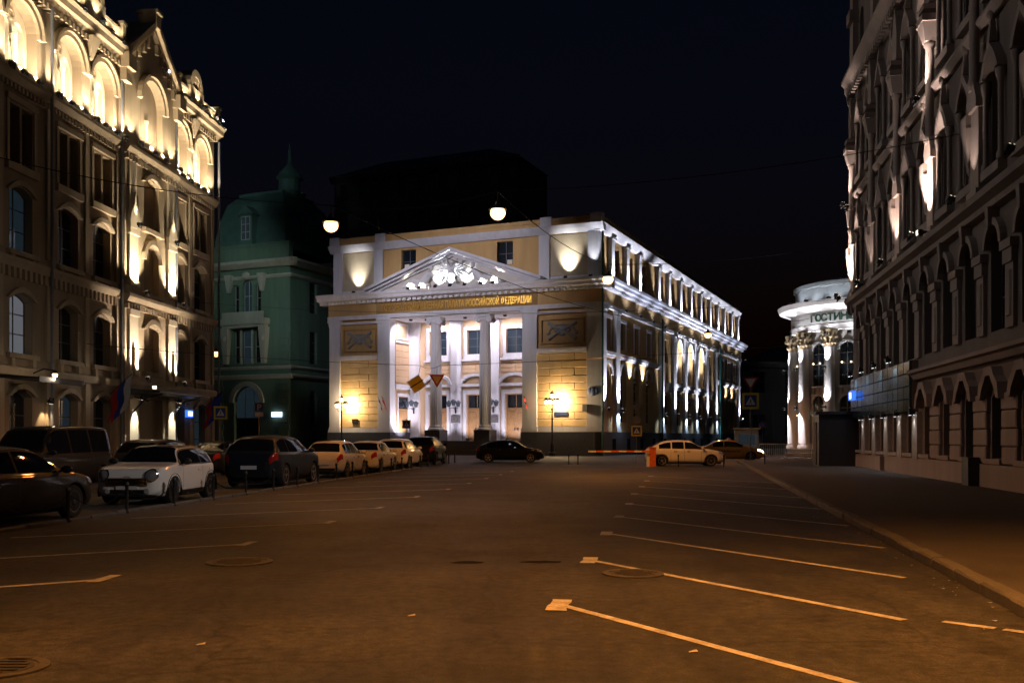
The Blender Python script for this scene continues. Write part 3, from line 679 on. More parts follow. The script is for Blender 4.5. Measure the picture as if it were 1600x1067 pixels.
# attic side
ax = [3.9, 8.6, 12.8, 20.2, 24.6, 29.9, 35.2, 40.6, 46.2, 51.2, 55.8, 61.2, 66.0]
aw = [1.8, 6.25, 10.7, 15.4, 22.4, 27.2, 32.5, 37.9, 43.4, 48.7, 53.5, 58.5, 63.6]
P('attic_side_wall', MB().holed([(.6, 15.45), (LEN-.1, 15.45), (LEN-.1, 19.6), (.6, 19.6)], [arch_pts(c, 16.4, 1.4, 2.6, 'rect') for c in aw], .6, .4), OCHRE, S)
for c in aw: win(S, c, .85, 16.4, 1.4, 2.6, 'rect', 2, 3)
for x in ax: pilaster(S, x-.42, x+.42, .2, .7, 15.5, 19.6, cap=.5, base=.3)
for x in ax[:-1] + [66.0]: flood(S, x, -.2, 15.62, (0, .22, 1), 1900, 84, COOL, blend=1)
flood(S, .35, -.35, 15.62, (0, .12, 1), 800, 34, COOL)
# lower uplights on brackets
for x in (.6, 4.6, 20.6, 26.0, 31.3, 36.9, 43.1, 48.8, 65.4): flood(S, x, -.42, 4.2, (0, .15, 1), 4300, 62, COOL, blend=1)
for x in (4.6, 20.6, 31.3, 36.9, 48.8): flood(S, x, -.5, 3.9, (0, .25, -1), 260, 150, (.55, .75, 1.0))  # added downlights that brighten the lower wall
for x in (9.15, 13.65, 56.2, 60.5): flood(S, x, -.25, 6.8, (0, .3, 1), 1300, 80, COOL, blend=1)
for x in (28.6, 34.0, 39.9): flood(S, x, -.15, 7.75, (0, .26, 1), 3000, 90, COOL, blend=.8)
for x in (2.4, 7.0, 11.5, 16.0, 22.0, 28.6, 34.0, 39.9, 46.0, 52.0, 57.0, 62.6): flood(S, x, -1.45, 12.9, (0, .22, 1), 230, 110, (.6, .68, 1.0))
flood(S, 64.5, -.7, 4.4, (-.5, -1, -.3), 500, 110, (.95, .97, 1.0))

# ------------------------------------------------------------------ brown stone building on the street's west side
LL = 60.0
dL = Vector((.0765, .9971)); cL = Vector((-20.5, 66.0)); oL = cL - dL*LL
LB = thing('brown_stone_building', 'tall brown stone building with floodlit arched top floor and steep gable', 'building', (oL.x, oL.y, 0), math.atan2(dL.y, dL.x))
F = Fr(LB)
X = lambda t: LL - t
side_bays = [2.4, 5.7, 15.3, 18.6, 22.6, 25.9, 29.2]
P('core', MB().box(0, LL-.05, 1.2, 16, 0, 22.6), LSTONE)
P('roof', MB().add([(0,.6,23),(LL,.6,23),(LL,16,23),(0,16,23),(0,7,26),(LL-4,7,26)], [(0,1,5,4),(1,2,5),(2,3,4,5),(3,0,4)]), ROOFM)
holes = []
for t in side_bays:
    c = X(t)
    holes += [arch_pts(c, .35, 1.75, 3.4, 'seg'), arch_pts(c, 5.4, 1.75, 2.7, 'seg'), arch_pts(c, 10.0, 1.8, 2.9, 'seg'), arch_pts(c-.5, 13.9, .8, 2.6, 'rect'), arch_pts(c+.5, 13.9, .8, 2.6, 'rect'), arch_pts(c, 18.1, 2.5, 3.25, 'round', 14)]
P('wall', MB().holed([(26, 0), (LL, 0), (LL, 22.2), (26, 22.2)], holes, 0, .5), LSTONE)
P('wall', MB().box(0, 26, 0, .5, 0, 22.2), LSTONE)
P('end_wall', MB().box(LL-.001-.4, LL-.003, .02, 1.2, 0, 22.2), LSTONE)
P('plinth', MB().box(0, X(13.55), -.12, -.002, 0, .3).box(X(6.95), LL+.1, -.12, -.002, 0, .3), PLINTH)
pane_mix = [GLASS, GLASS, GLASSB, GLASS, GLASS, GLASSW]
def niche(c, w_=2.5, z0=18.1, h=3.25, y=0.0):
    """deep floodlit arch holding a pair of round-headed windows"""
    a = w_*.5; k = w_/2.5
    hl = [arch_pts(c-.55*k, z0+.15, .82*k, h*.72, 'round'), arch_pts(c+.55*k, z0+.15, .82*k, h*.72, 'round')]
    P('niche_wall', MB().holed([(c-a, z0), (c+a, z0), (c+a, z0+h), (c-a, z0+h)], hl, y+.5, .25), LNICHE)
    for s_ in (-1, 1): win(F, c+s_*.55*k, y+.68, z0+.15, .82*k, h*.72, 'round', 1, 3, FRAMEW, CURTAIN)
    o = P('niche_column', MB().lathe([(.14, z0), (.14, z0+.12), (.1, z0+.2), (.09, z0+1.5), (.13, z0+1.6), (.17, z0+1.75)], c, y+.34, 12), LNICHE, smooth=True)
    m = MB(); n = 16; m.lathe([(.2, 0), (.2, .06)], 0, 0, n)
    q = put('roundel', MB(Matrix.Translation((c, y+.5, z0+h-.55)) @ Matrix.Rotation(R(90), 4, 'X')).lathe([(.26*k, -.0), (.26*k, .05), (.17*k, .05), (.15*k, .01)], 0, 0, 18).mesh('roundel', LTRIM), F)
    P('arch_moulding', MB().band(curve_pts(c, z0, w_, h, 'round', 16), curve_pts(c, z0, w_, h, 'round', 16, .2), y-.16, y), LTRIM)
    P('arch_moulding', MB().band(curve_pts(c, z0, w_, h, 'round', 16, .22), curve_pts(c, z0, w_, h, 'round', 16, .36), y-.3, y), LTRIM)
    P('sill', MB().box(c-a-.3, c+a+.3, y-.35, y+.5, z0-.25, z0-.004), LTRIM)
for i, t in enumerate(side_bays):
    c = X(t); g = pane_mix
    win(F, c, .38, .35, 1.75, 3.4, 'seg', 2, 3, gm=g[(i*2+2) % 6]); win(F, c, .38, 5.4, 1.75, 2.7, 'seg', 2, 3, gm=g[(i+1) % 6]); win(F, c, .38, 10.0, 1.8, 2.9, 'seg', 2, 3, gm=g[(i*3) % 5 if i != 5 else 5])
    for s_ in (-.5, .5): win(F, c+s_, .38, 13.9, .8, 2.6, 'rect', 1, 2)
    for z0, w_, h in ((.35, 1.75, 3.4), (5.4, 1.75, 2.7), (10.0, 1.8, 2.9)):
        P('window_hood', MB().band(curve_pts(c, z0, w_+.1, h+.05, 'seg', 10), curve_pts(c, z0, w_+.1, h+.05, 'seg', 10, .24), -.16, 0), LTRIM)
        if z0 > 1: P('sill', MB().box(c-1.15, c+1.15, -.22, 0, z0-.25, z0-.03).box(c-.95, c-.7, -.16, 0, z0-.7, z0-.25).box(c+.7, c+.95, -.16, 0, z0-.7, z0-.25), LTRIM)
    P('window_surround', MB().box(c-1.15, c-.95, -.08, 0, 13.9, 16.6).box(c+.95, c+1.15, -.08, 0, 13.9, 16.6).box(c-1.2, c+1.2, -.16, 0, 16.6, 16.85).box(c-1.2, c+1.2, -.18, 0, 13.5, 13.85), LTRIM)
    if t < 28: niche(c)
# piers, string courses with corbels
for t in (.35, 4.05, 13.75, 16.95, 20.45, 24.25, 27.55): 
    P('pier', MB().box(X(t)-.22, X(t)+.22, -.12, 0, .3, 4.3).box(X(t)-.18, X(t)+.18, -.1, 0, 5.2, 9.3).box(X(t)-.18, X(t)+.18, -.1, 0, 10.0, 17.4), LTRIM)
for xa, xb in ((26, X(13.55)), (X(6.95), LL+.06)):
    P('string_course', MB().extx([(0, 4.4), (-.14, 4.4), (-.22, 4.6), (-.22, 4.75), (0, 4.85)], xa, xb), LTRIM)
    P('string_course', MB().extx([(0, 9.2), (-.16, 9.2), (-.3, 9.5), (-.3, 9.62), (0, 9.7)], xa, xb), LTRIM)
    P('string_course', MB().extx([(0, 17.35), (-.18, 17.4), (-.34, 17.7), (-.34, 17.83), (0, 17.845)], xa, xb), LTRIM)
    dentils(F, xa+.1, xb-.1, -.16, -.002, 8.75, 9.195, .42, .2, LTRIM, 'corbel_band'); dentils(F, xa+.1, xb-.1, -.2, -.002, 17.1, 17.345, .3, .15, LTRIM, 'corbel_band')
    P('cornice', MB().extx([(.6, 22.0), (-.15, 22.0), (-.4, 22.3), (-.55, 22.35), (-.6, 22.62), (-.75, 22.75), (-.75, 22.9), (.6, 22.95)], xa, xb+.3 if xb > 59 else xb), LTRIM)
    dentils(F, xa+.1, xb-.1, -.38, -.0, 21.72, 21.995, .38, .19, LTRIM, 'corbel_band')
    P('parapet', MB().box(xa+.1, xb-.1, -.3, .2, 22.96, 23.6).box(xa+.1, xb-.1, -.4, .3, 23.6, 23.75), LTRIM)
    for x in (xa+.15, xb-.45): P('parapet_pier', MB().box(x, x+.35, -.5, .4, 22.96, 24.0).box(x-.06, x+.41, -.56, .46, 24.0, 24.15), LTRIM)
for t in (4.05, 16.95):
    c = X(t)
    for a, b, yy in ((.62, 1.0, -.5), (.35, .62, -.42)):
        pi_ = [(c+a*math.cos(math.pi*i/12), 24.0+a*1.25*math.sin(math.pi*i/12)) for i in range(13)]; po = [(c+b*math.cos(math.pi*i/12), 24.0+b*1.25*math.sin(math.pi*i/12)) for i in range(13)]
        P('dormer_arch', MB().band(pi_, po, yy, .6), LTRIM)
    P('dormer_base', MB().box(c-1.05, c+1.05, -.52, .6, 23.0, 24.0), LTRIM)
    P('dormer_back', MB().box(c-.4, c+.4, -.1, .5, 24.0, 24.5), GLASS)
    P('bracket', MB().taper(c, -.2, 20.9, 22.0, .12, .1, .4, .4), LTRIM)
# central bay under the gable
x0, x1 = X(13.5), X(7.0); c = (x0+x1)/2
hl = [arch_pts(c, 18.2, 2.9, 4.0, 'round', 16), arch_pts(c, 13.6, 1.9, 2.9, 'seg'), arch_pts(c, 9.9, 1.9, 2.8, 'round'), arch_pts(c, 5.4, 1.9, 2.7, 'seg'), arch_pts(c, .3, 2.9, 3.5, 'rect')]
P('gable_wall', MB().holed([(x0, 0), (x1, 0), (x1, 22.6), (c, 25.3), (x0, 22.6)], hl, -.35, .5), LTRIM)
P('gable_wall_side', MB().box(x0, x0+.05, -.34, .0, 0, 22.5).box(x1-.05, x1, -.34, 0, 0, 22.5).prism([(x0+.1, 22.0), (x1-.1, 22.0), (c, 25.1)], .2, 1.0), LSTONE)
niche(c, 2.9, 18.2, 4.0, -.35)
win(F, c, .05, 13.6, 1.9, 2.9, 'seg', 2, 3); win(F, c, .05, 9.9, 1.9, 2.8, 'round', 2, 3, gm=GLASSW); win(F, c, .05, 5.4, 1.9, 2.7, 'seg', 2, 3)
for z0, h, kd in ((13.6, 2.9, 'seg'), (9.9, 2.8, 'round'), (5.4, 2.7, 'seg')):
    P('window_hood', MB().band(curve_pts(c, z0, 2.0, h+.05, kd, 10), curve_pts(c, z0, 2.0, h+.05, kd, 10, .28), -.55, -.35), LTRIM); P('sill', MB().box(c-1.25, c+1.25, -.6, -.35, z0-.28, z0-.03), LTRIM)
for sg in (-1, 1):                       # raking copings with stepped corbels
    for (g0, g1, yy) in ((.12, .5, -.75), (-.2, .12, -.55)):
        xe = c+sg*(3.25+.35); k = 3.5/3.25
        pl_ = [(xe, 22.6-.29*k+g0), (c, 25.3+g0), (c, 25.3+g1), (xe, 22.6-.29*k+g1)]
        if sg > 0: pl_ = [pl_[1], pl_[0], pl_[3], pl_[2]]
        P('gable_coping', MB().prism(pl_, yy, .9), LTRIM)
    for k_ in range(5): 
        xx = c+sg*(.55+.55*k_); zz = 25.3-(.55+.55*k_)*.83-.62
        P('gable_corbel', MB().box(xx-.13, xx+.13, -.55, -.35, zz-.25, zz+.3), LTRIM)
    P('gable_foot', MB().box(c+sg*3.3-.45, c+sg*3.3+.45, -.85, .9, 21.7, 22.5).box(c+sg*3.3-.35, c+sg*3.3+.35, -.65, .8, 21.0, 21.7), LTRIM)
P('gable_finial', MB().box(c-.28, c+.28, -.8, .3, 25.3, 26.1).box(c-.38, c+.38, -.9, .4, 26.1, 26.3), LTRIM)
for z in (4.5, 9.3, 17.5):
    P('string_course', MB().extx([(-.35, z-.3), (-.5, z-.25), (-.68, z+.05), (-.68, z+.22), (-.35, z+.25)], x0-.05, x1+.05), LTRIM); dentils(F, x0, x1, -.55, -.352, z-.6, z-.32, .36, .18, LTRIM, 'corbel_band')
for sg in (-1, 1):                       # lit pilasters with ogee heads
    px = c+sg*2.45
    for z0, z1 in ((.3, 4.1), (5.0, 8.7), (10.0, 13.2)):
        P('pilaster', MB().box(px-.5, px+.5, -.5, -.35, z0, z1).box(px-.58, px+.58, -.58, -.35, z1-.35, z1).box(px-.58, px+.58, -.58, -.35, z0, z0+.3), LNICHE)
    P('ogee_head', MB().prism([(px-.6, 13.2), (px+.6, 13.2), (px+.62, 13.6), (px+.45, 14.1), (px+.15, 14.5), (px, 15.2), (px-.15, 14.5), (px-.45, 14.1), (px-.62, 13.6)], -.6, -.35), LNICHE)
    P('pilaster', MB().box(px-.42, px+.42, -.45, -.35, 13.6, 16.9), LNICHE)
    P('scroll_bracket', MB().taper(px+sg*.1, -.55, 5.0, 6.6, .22, .18, .1, .08), LTRIM)
    FS = 4.0
    flood(F, px, -1.25, 9.7, (0, .26, 1), 560, 95, WARMW, warm=True); flood(F, px, -1.3, 4.95, (0, .26, 1), 420, 95, (1, .84, .7), warm=True)
    flood(F, px, -.8, 13.5, (0, .15, 1), 60, 40, WARMW, warm=True)
    flood(F, px, -.95, 3.7, (0, .25, -1), 150, 60, (.95, .95, .85), warm=True)
    flood(F, c+sg*2.6, -.95, 17.95, (0, .3, 1), 110, 75, WARMW, warm=True)
FS = 1.0
for t in side_bays[:6]:
    for dx in (-.6, .6): flood(F, X(t)+dx, -.5, 17.95, (0, .55, 1), 560, 130, WARMW, warm=True, blend=.6)
for t in (.6, 4.05, 13.9, 16.95, 20.45, 24.25): flood(F, X(t), -.6, 17.95, (0, .12, 1), 600, 90, WARMW, warm=True)
for dx in (-.7, .7): flood(F, c+dx, -.9, 17.95, (0, .5, 1), 800, 120, WARMW, warm=True)
for t in (1.0, 2.6, 5.6, 14.4, 15.6, 18.4, 20.0, 22.0, 24.0): flood(F, X(t), -.68, 22.98, (0, .3, 1), 110, 120, WARMW, warm=True)
for t in (4.05, 16.95): flood(F, X(t), -.9, 22.98, (0, .25, 1), 220, 90, WARMW, warm=True)
for t in (20.6, 13.75, 6.75, -.12): P('drain_pipe', MB().tube([(X(t), -.32, .15), (X(t), -.32, 21.9)], .08, 8), PIPE)
# entrance canopies and doors
P('entrance_door', MB().box(c-1.45, c+1.45, .02, .1, .3, 3.8), WOOD)
cn = P('canopy', MB().extx([(-.36, 4.0), (-2.4, 4.05), (-2.4, 4.15), (-.36, 4.3)], c-3.4, c+3.4), IRON)
for sg in (-1, 1): put('canopy_bracket', MB().tube([(c+sg*2.6, -.5, 3.0), (c+sg*2.6, -1.2, 3.75), (c+sg*2.6, -2.2, 4.02)], .05, 6).tube([(c+sg*2.6, -.5, 3.9), (c+sg*2.6, -1.4, 3.6)], .04, 6).mesh('canopy_bracket', IRON), parent=cn)
cn = P('canopy', MB().extx([(0, 4.2), (-2.0, 4.15), (-2.0, 4.22), (0, 4.36)], X(24.6), X(20.9)), IRON)
put('canopy_fringe', MB().box(X(24.6), X(20.9), -2.05, -2.0, 4.0, 4.25).mesh('canopy_fringe', IRON), parent=cn)
def bracket_lamp(fr, x, y, z, power, col):
    o = put('bracket_lamp', MB().tube([(0, 0, 0), (0, -.5, .2), (0, -1.0, .12)], .03, 6).lathe([(.16, .02), (.2, -.02), (.05, .14)], 0, -1.0, 12).mesh('bracket_lamp', IRON), fr, x, y, z)
    put('bulb', MB().ball((0, -1.0, -.07), .12).mesh('bulb', BULBW), parent=o)
    ld = bpy.data.lights.new('bracket_light', 'POINT'); ld.energy = power; ld.color = col; ld.shadow_soft_size = .14
    lo = bpy.data.objects.new('bracket_light', ld); COL.objects.link(lo); lo.parent = o; lo.location = (0, -1.0, -.25)
bracket_lamp(F, X(23.3), -1.0, 4.45, 160, (1, .8, .6))
flood(F, X(20.9), -.4, 3.2, (0, .3, -1), 160, 70, (1, .75, .45), warm=True)
flag(F, X(14.7), -.12, 3.9, (FWHITE, FBLUE, FRED), 1.5, .2, length=1.5); flag(F, X(1.9), -.12, 3.6, (FBLUE, FBLUE, FRED), 1.4, .2, length=1.5)
flood(F, X(13.2), -1.9, 4.35, (-.9, .1, -.1), 160, 90, (1, .85, .7), warm=True)  # added spot that lights the flag
hs = P('house_number_sign', MB().box(X(4.6)-.45, X(4.6)+.45, -.28, -.14, 2.9, 3.35), LEDB); put('number_panel', MB().box(X(4.6)-.33, X(4.6)+.33, -.3, -.28, 2.98, 3.27).mesh('number_panel', LEDW), parent=hs)
for t, tz in ((.8, 24.1), (3.0, 24.1)): flood(F, X(t), -.7, 23.2, (.80, -.42, -.22), 9000, 42, (.84, .81, 1.0), blend=.7)  # fill lights added at the roof edge to brighten the columned front
flood(F, X(.3), -.75, 23.2, (.9, -.1, -.38), 5200, 44, (.84, .81, 1.0), blend=.8)  # one more added fill, for the dim wing of the columned front

for t in (.4, 1.4): flood(F, X(t), .3, 23.8, (.93, -.02, -.06), 13000, 62, (.85, 1.0, .93), blend=.8)  # fill lights added on the roof to bring up the green house

for t, pw in ((9.0, 2600), (21.0, 3000), (34.0, 3000)): flood(F, X(t), -.85, 23.3, (0, -1, -.26), pw, 60, (1.0, .93, .9), blend=.8)  # added fill lights aimed across the street at the ornate building

# ------------------------------------------------------------------ ornate building on the street's east side
dR = Vector((-.1733, -1)).normalized()
RB = thing('ornate_stone_building', 'dark ornate stone building with arcaded windows and lit pink pilasters beside the pavement', 'building', (18.1, 50.3, 0), math.atan2(dR.y, dR.x))
F = Fr(RB); RL = 46
bays = [1.25+2.65*k for k in range(17)]
P('core', MB().box(.02, RL, 1.1, 15, 0, 27), RSTONE)
P('plinth', MB().box(-.1, 6.6, -.18, .3, 0, .75).box(7.6, RL, -.18, .3, 0, .8), RTRIM)
holes = []
nb = 13
for i, b in enumerate(bays[:nb]):
    holes += [arch_pts(b, .98, 1.1, 2.0, 'seg'), arch_pts(b, 4.75, 1.25, 3.1, 'round', 12)]
    holes += [arch_pts(b, 9.6, 1.1, 3.4, 'ogee', 12), arch_pts(b, 15.0, 1.1, 3.6, 'ogee', 12), arch_pts(b, 20.6, 1.0, 3.0, 'round', 10)]
xe = bays[nb-1]+1.3
P('wall', MB().holed([(0, 0), (xe, 0), (xe, 27), (0, 27)], holes, 0, .5), RSTONE); P('wall', MB().box(xe, RL, 0, .5, 0, 27), RSTONE)
P('end_wall', MB().box(.003, .4, .003, 1.1, 0, 27), RSTONE)
bm_ = {}
for i, b in enumerate(bays[:nb]):
    win(F, b, .3, .98, 1.1, 2.0, 'seg', 2, 2); win(F, b, .3, 4.75, 1.25, 3.1, 'round', 2, 3); win(F, b, .32, 9.6, 1.1, 3.4, 'ogee', 1, 3); win(F, b, .32, 15.0, 1.1, 3.6, 'ogee', 1, 3)
    if i < 8: win(F, b, .32, 20.6, 1.0, 3.0, 'round', 1, 3)
    # rusticated piers of the ground floor
    if b > 12:
        for r in range(4):
            key = (r % 2)
            if key not in bm_:
                hw = .66 if r % 2 else .6
                bm_[key] = MB().cbox(-hw, hw, -.14, .002, .012, .508, .035).mesh('stone_block', RTRIM)
            put('stone_block', bm_[key], F, b+1.325, rnd.uniform(-.01, .01), .82+r*.52)
    # wavy hood over the ground-floor window
    pi_ = [(-.72, 2.75), (-.6, 3.0), (-.38, 3.22), (-.2, 3.42), (.2, 3.42), (.38, 3.22), (.6, 3.0), (.72, 2.75)]
    po = [(-.98, 2.72), (-.84, 3.2), (-.55, 3.4), (-.34, 3.68), (.34, 3.68), (.55, 3.4), (.84, 3.2), (.98, 2.72)]
    if b > 12: P('window_hood', MB().band([(b+x, z) for x, z in pi_], [(b+x, z) for x, z in po], -.3, 0), RTRIM)
    P('sill', MB().box(b-.75, b+.75, -.2, 0, .82 if b > 12 else .84, .97), RTRIM)
    # arcade of the first floor
    P('arch_moulding', MB().band(curve_pts(b, 4.75, 1.25, 3.1, 'round', 12), curve_pts(b, 4.75, 1.25, 3.1, 'round', 12, .2), -.2, 0), RTRIM)
    P('keystone', MB().taper(b, -.14, 7.8, 8.35, .09, .16, .16, .2), RTRIM)
    xc = b+1.325
    o = P('half_column', MB().box(xc-.34, xc+.34, -.12, 0, 4.7, 6.5), RTRIM)
    q = P('impost', MB().box(xc-.46, xc+.46, -.24, 0, 6.9, 7.15).box(xc-.38, xc+.38, -.18, 0, 6.5, 6.9), RTRIM); q.parent = o; q.location = (0, 0, 0)
    if i > 3 and b > 12:
        q = P('recess_panel', MB().cbox(xc-.2, xc+.2, -.17, -.12, 5.0, 6.3, .04), RTRIM); q.parent = o; q.location = (0, 0, 0)
    # upper storeys: hooded windows, slim shafts, pendant shields
    for z0, h, zk in ((9.6, 3.4, 0), (15.0, 3.6, 1)):
        P('ogee_hood', MB().band(curve_pts(b, z0, 1.1, h, 'ogee', 12), curve_pts(b, z0, 1.1, h, 'ogee', 12, .26), -.28, 0), RTRIM)
        P('hood_finial', MB().taper(b, -.16, z0+h+.2, z0+h+.95, .12, .12, .05, .05).ball((b, -.18, z0+h+1.0), .13, .13, .17, 8, 5), RTRIM)
        P('sill', MB().box(b-.8, b+.8, -.25, 0, z0-.3, z0-.02), RTRIM)
        for sg in (-1, 1): P('slim_shaft', MB().lathe([(.12, z0), (.12, z0+.15), (.075, z0+.25), (.075, z0+h-1.2), (.14, z0+h-.95), (.14, z0+h-.8)], b+sg*.68, -.14, 10), RTRIM, smooth=True)
        P('apron_panel', MB().cbox(b-.5, b+.5, -.12, 0, z0-1.0, z0-.4, .06), RTRIM)
# cornices
P('cornice', MB().extx([(0, 3.85), (-.2, 3.85), (-.3, 4.02), (-.42, 4.08), (-.42, 4.2), (0, 4.3)], 12.9, RL), RTRIM)
P('cornice', MB().extx([(0, 8.3), (-.25, 8.35), (-.3, 8.5), (-.55, 8.62), (-.6, 8.8), (0, 8.9)], -.5, RL), RTRIM)
P('cornice', MB().extx([(0, 14.0), (-.15, 14.0), (-.3, 14.2), (-.3, 14.3), (0, 14.35)], -.2, RL), RTRIM)
P('cornice', MB().extx([(0, 19.6), (-.35, 19.7), (-.6, 20.0), (-.75, 20.2), (-.75, 20.35), (0, 20.4)], -.4, RL), RTRIM); dentils(F, -.3, RL-1, -.5, -.36 if False else -.3, 19.35, 19.66, .4, .2, RTRIM, 'corbel_band')
P('cornice', MB().extx([(0, 26.0), (-.4, 26.2), (-.9, 26.6), (-.9, 26.9), (0, 27.1)], -.6, RL), RTRIM)
# tall shafts with niches between window pairs; three are floodlit, the weak uplights are added fill
for i, xs in enumerate((.1, 5.3, 10.6, 15.9, 21.2, 26.5, 31.8)):
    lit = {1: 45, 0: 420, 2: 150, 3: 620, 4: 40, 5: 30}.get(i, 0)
    PK = mat('floodlit_pink_stone', (.52, .42, .37), .8, .14, 1.2, .15, 14)  # paler copy of the trim stone, floodlight glow put into its colour
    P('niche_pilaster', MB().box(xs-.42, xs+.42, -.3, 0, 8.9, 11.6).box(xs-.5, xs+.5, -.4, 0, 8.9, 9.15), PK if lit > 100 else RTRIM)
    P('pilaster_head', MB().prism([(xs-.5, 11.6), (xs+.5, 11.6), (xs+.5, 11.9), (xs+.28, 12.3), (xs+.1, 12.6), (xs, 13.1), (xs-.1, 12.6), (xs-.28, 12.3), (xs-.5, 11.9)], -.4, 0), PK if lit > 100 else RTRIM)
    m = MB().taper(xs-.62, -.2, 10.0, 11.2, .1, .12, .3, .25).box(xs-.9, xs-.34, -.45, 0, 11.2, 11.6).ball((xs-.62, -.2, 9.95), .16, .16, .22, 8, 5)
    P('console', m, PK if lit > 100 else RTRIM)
    P('tall_shaft', MB().lathe([(.16, 12.2), (.22, 12.4), (.15, 12.6), (.14, 15.6), (.2, 15.7), (.2, 15.85)], xs, -.3, 14), RTRIM, smooth=True)
    P('shaft_capital', MB().taper(xs, -.3, 15.85, 16.5, .2, .2, .36, .34).box(xs-.42, xs+.42, -.66, 0, 16.5, 16.75).box(xs-.34, xs+.34, -.6, 0, 16.95, 17.15), RTRIM)
    P('upper_arch', MB().prism([(xs-.35, 17.2), (xs+.35, 17.2), (xs+.4, 18.2), (xs+.25, 19.0), (xs, 19.4), (xs-.25, 19.0), (xs-.4, 18.2)], -.4, 0), RTRIM)
    P('upper_shaft', MB().box(xs-.3, xs+.3, -.3, 0, 20.4, 26.0).box(xs-.45, xs+.45, -.5, 0, 23.2, 23.8), RTRIM)
    if lit: flood(F, xs, -.95, 9.0, (0, .3, 1), lit*5, 50, (1.0, .78, .68), warm=True)
    if lit > 300: flood(F, xs, -.75, 13.9, (0, .25, 1), lit*1.4, 45, (1, .78, .68), warm=True)
# round corner turret
tu = P('corner_turret', MB().lathe([(.55, 0), (.6, 3.0), (.5, 4.2), (.5, 8.2), (.75, 8.6), (.85, 9.0), (.6, 9.6), (.55, 13.0), (.8, 13.6), (.6, 14.2), (.55, 19.0), (.95, 19.8), (1.0, 20.6), (.7, 21.2), (.65, 26.0), (1.0, 26.8), (.2, 29)], -.3, .35, 20), RTRIM, smooth=True)
for z in (9.0, 13.6, 20.0):
    m = MB()
    for k in range(7):
        a = R(170+k*33); m.taper(-.3+.7*math.cos(a), .35+.7*math.sin(a), z-.9, z-.1, .08, .08, .17, .17)
    put('turret_console', m.mesh('turret_console', RTRIM), parent=tu, x=0, y=0, z=0)
flood(F, -.3, -1.0, 9.2, (0, .3, 1), 1800, 55, (1.0, .8, .7), warm=True); flood(F, -.98, -.3, 9.0, (.2, .15, 1), 700, 50, (1, .82, .75), warm=True); flood(F, -.3, -.5, 13.85, (0, .12, 1), 420, 60, (1, .85, .75), warm=True)
# glossy tiled fascia with its house sign
tme = {}
for r in range(4):
    for k in range(13):
        b0 = -.02+k*1.0
        if r not in tme: tme[r] = MB().cbox(.008, .992, -.34, -.24, .006, .494, .02).mesh('tile', TILE)
        put('tile', tme[r], F, b0, rnd.uniform(-.006, .006), 2.62+r*.5)
P('fascia_backing', MB().box(-.02, 12.98, -.25, 0, 2.6, 4.63), RSTONE)
for k in range(6): P('shop_pier', MB().box(bays[k]-1.325-.42 if k else -.05, bays[k]-1.325+.42, -.2, 0, .76, 2.6), mat('white_glazed_brick', (.4, .38, .36), .2, .25, 4, .2, 20, spec=.5))
hs = P('house_number_sign', MB().box(1.0, 1.9, -.62, -.42, 3.5, 3.95), LEDB); put('number_panel', MB().box(1.35, 1.8, -.64, -.62, 3.57, 3.88).mesh('number_panel', LEDW), parent=hs)
P('utility_box', MB().box(20.6, 21.3, -.5, -.19, .12, 1.0), IRON)
for k in range(1, 6): flood(F, bays[k]-1.325, -.31, 2.48, (0, .12, -1), 26, 90, (.95, .92, .9))  # added downlights for the bright patches on the glazed piers

for x in (1.5, 4.5, 7.5, 10.5): flood(F, x, -.62, 4.72, (0, .2, -1), 60, 130, (.75, .88, 1.0))  # cool lights added above the fascia to brighten its tiles

for x, pw in ((4.0, 800), (16.0, 900)): flood(F, x, -.75, 8.98, (.0, -1, -.05), pw, 72, (1.0, .85, .62), warm=True, blend=.8)  # fill lights added on the cornice to brighten the brown building opposite
flood(F, 38, -.75, 8.98, (-.45, -1, -.3), 4200, 46, (1.0, .9, .82), warm=True, blend=.8)  # added fill aimed at the small white hatchback

# dark booth at the far corner
bt = thing('entrance_booth', 'dark boxy porch booth against the far corner of the ornate building', 'booth', (17.3, 51.6, .115), R(-99.8))
put('booth_body', MB().box(-.6, 1.6, -1.0, 1.0, 0, 2.7).mesh('booth_body', IRON), parent=bt); put('booth_roof', MB().box(-.75, 1.75, -1.15, 1.15, 2.7, 2.85).mesh('booth_roof', IRON), parent=bt)
put('booth_door', MB().box(-.1, .9, -1.05, -1.0, .05, 2.3).mesh('booth_door', mat('dark_brown_paint', (.05, .035, .03), .6, .2)), parent=bt)

# ------------------------------------------------------------------ white rotunda corner
cG = Vector((29.3, 79.5)); rg = 5.9
GD = thing('white_rotunda_building', 'white round-cornered arcade building with gilt-capital columns and floodlit shafts', 'building', (cG.x, cG.y, 0), 0)
G = Fr(GD); GD.scale = (1, 1, .95)
def ringp(name, prof, mt, parent=None, n=64): 
    return put(name, MB().lathe(prof, 0, 0, n).mesh(name, mt, True), G)
ringp('drum', [(rg-.6, 0), (rg-.6, 11.4)], WSTONE); ringp('base_step', [(rg+.6, 0), (rg+.6, .35), (rg+.35, .36), (rg+.35, .7), (rg-.5, .71)], GRANITE)
ringp('entablature', [(rg-.55, 10.6), (rg+.1, 10.6), (rg+.15, 11.1), (rg+.05, 11.15), (rg+.05, 12.2), (rg+.3, 12.35), (rg+1.0, 12.6), (rg+1.15, 13.0), (rg-.3, 13.1)], WSTONE)
ringp('attic_drum', [(rg-.35, 13.0), (rg-.3, 14.3), (rg-.15, 14.4), (rg-.15, 14.7), (rg-1.2, 15.0), (.5, 15.4)], mat('pale_grey_attic', (.4, .42, .44), .7, .1))
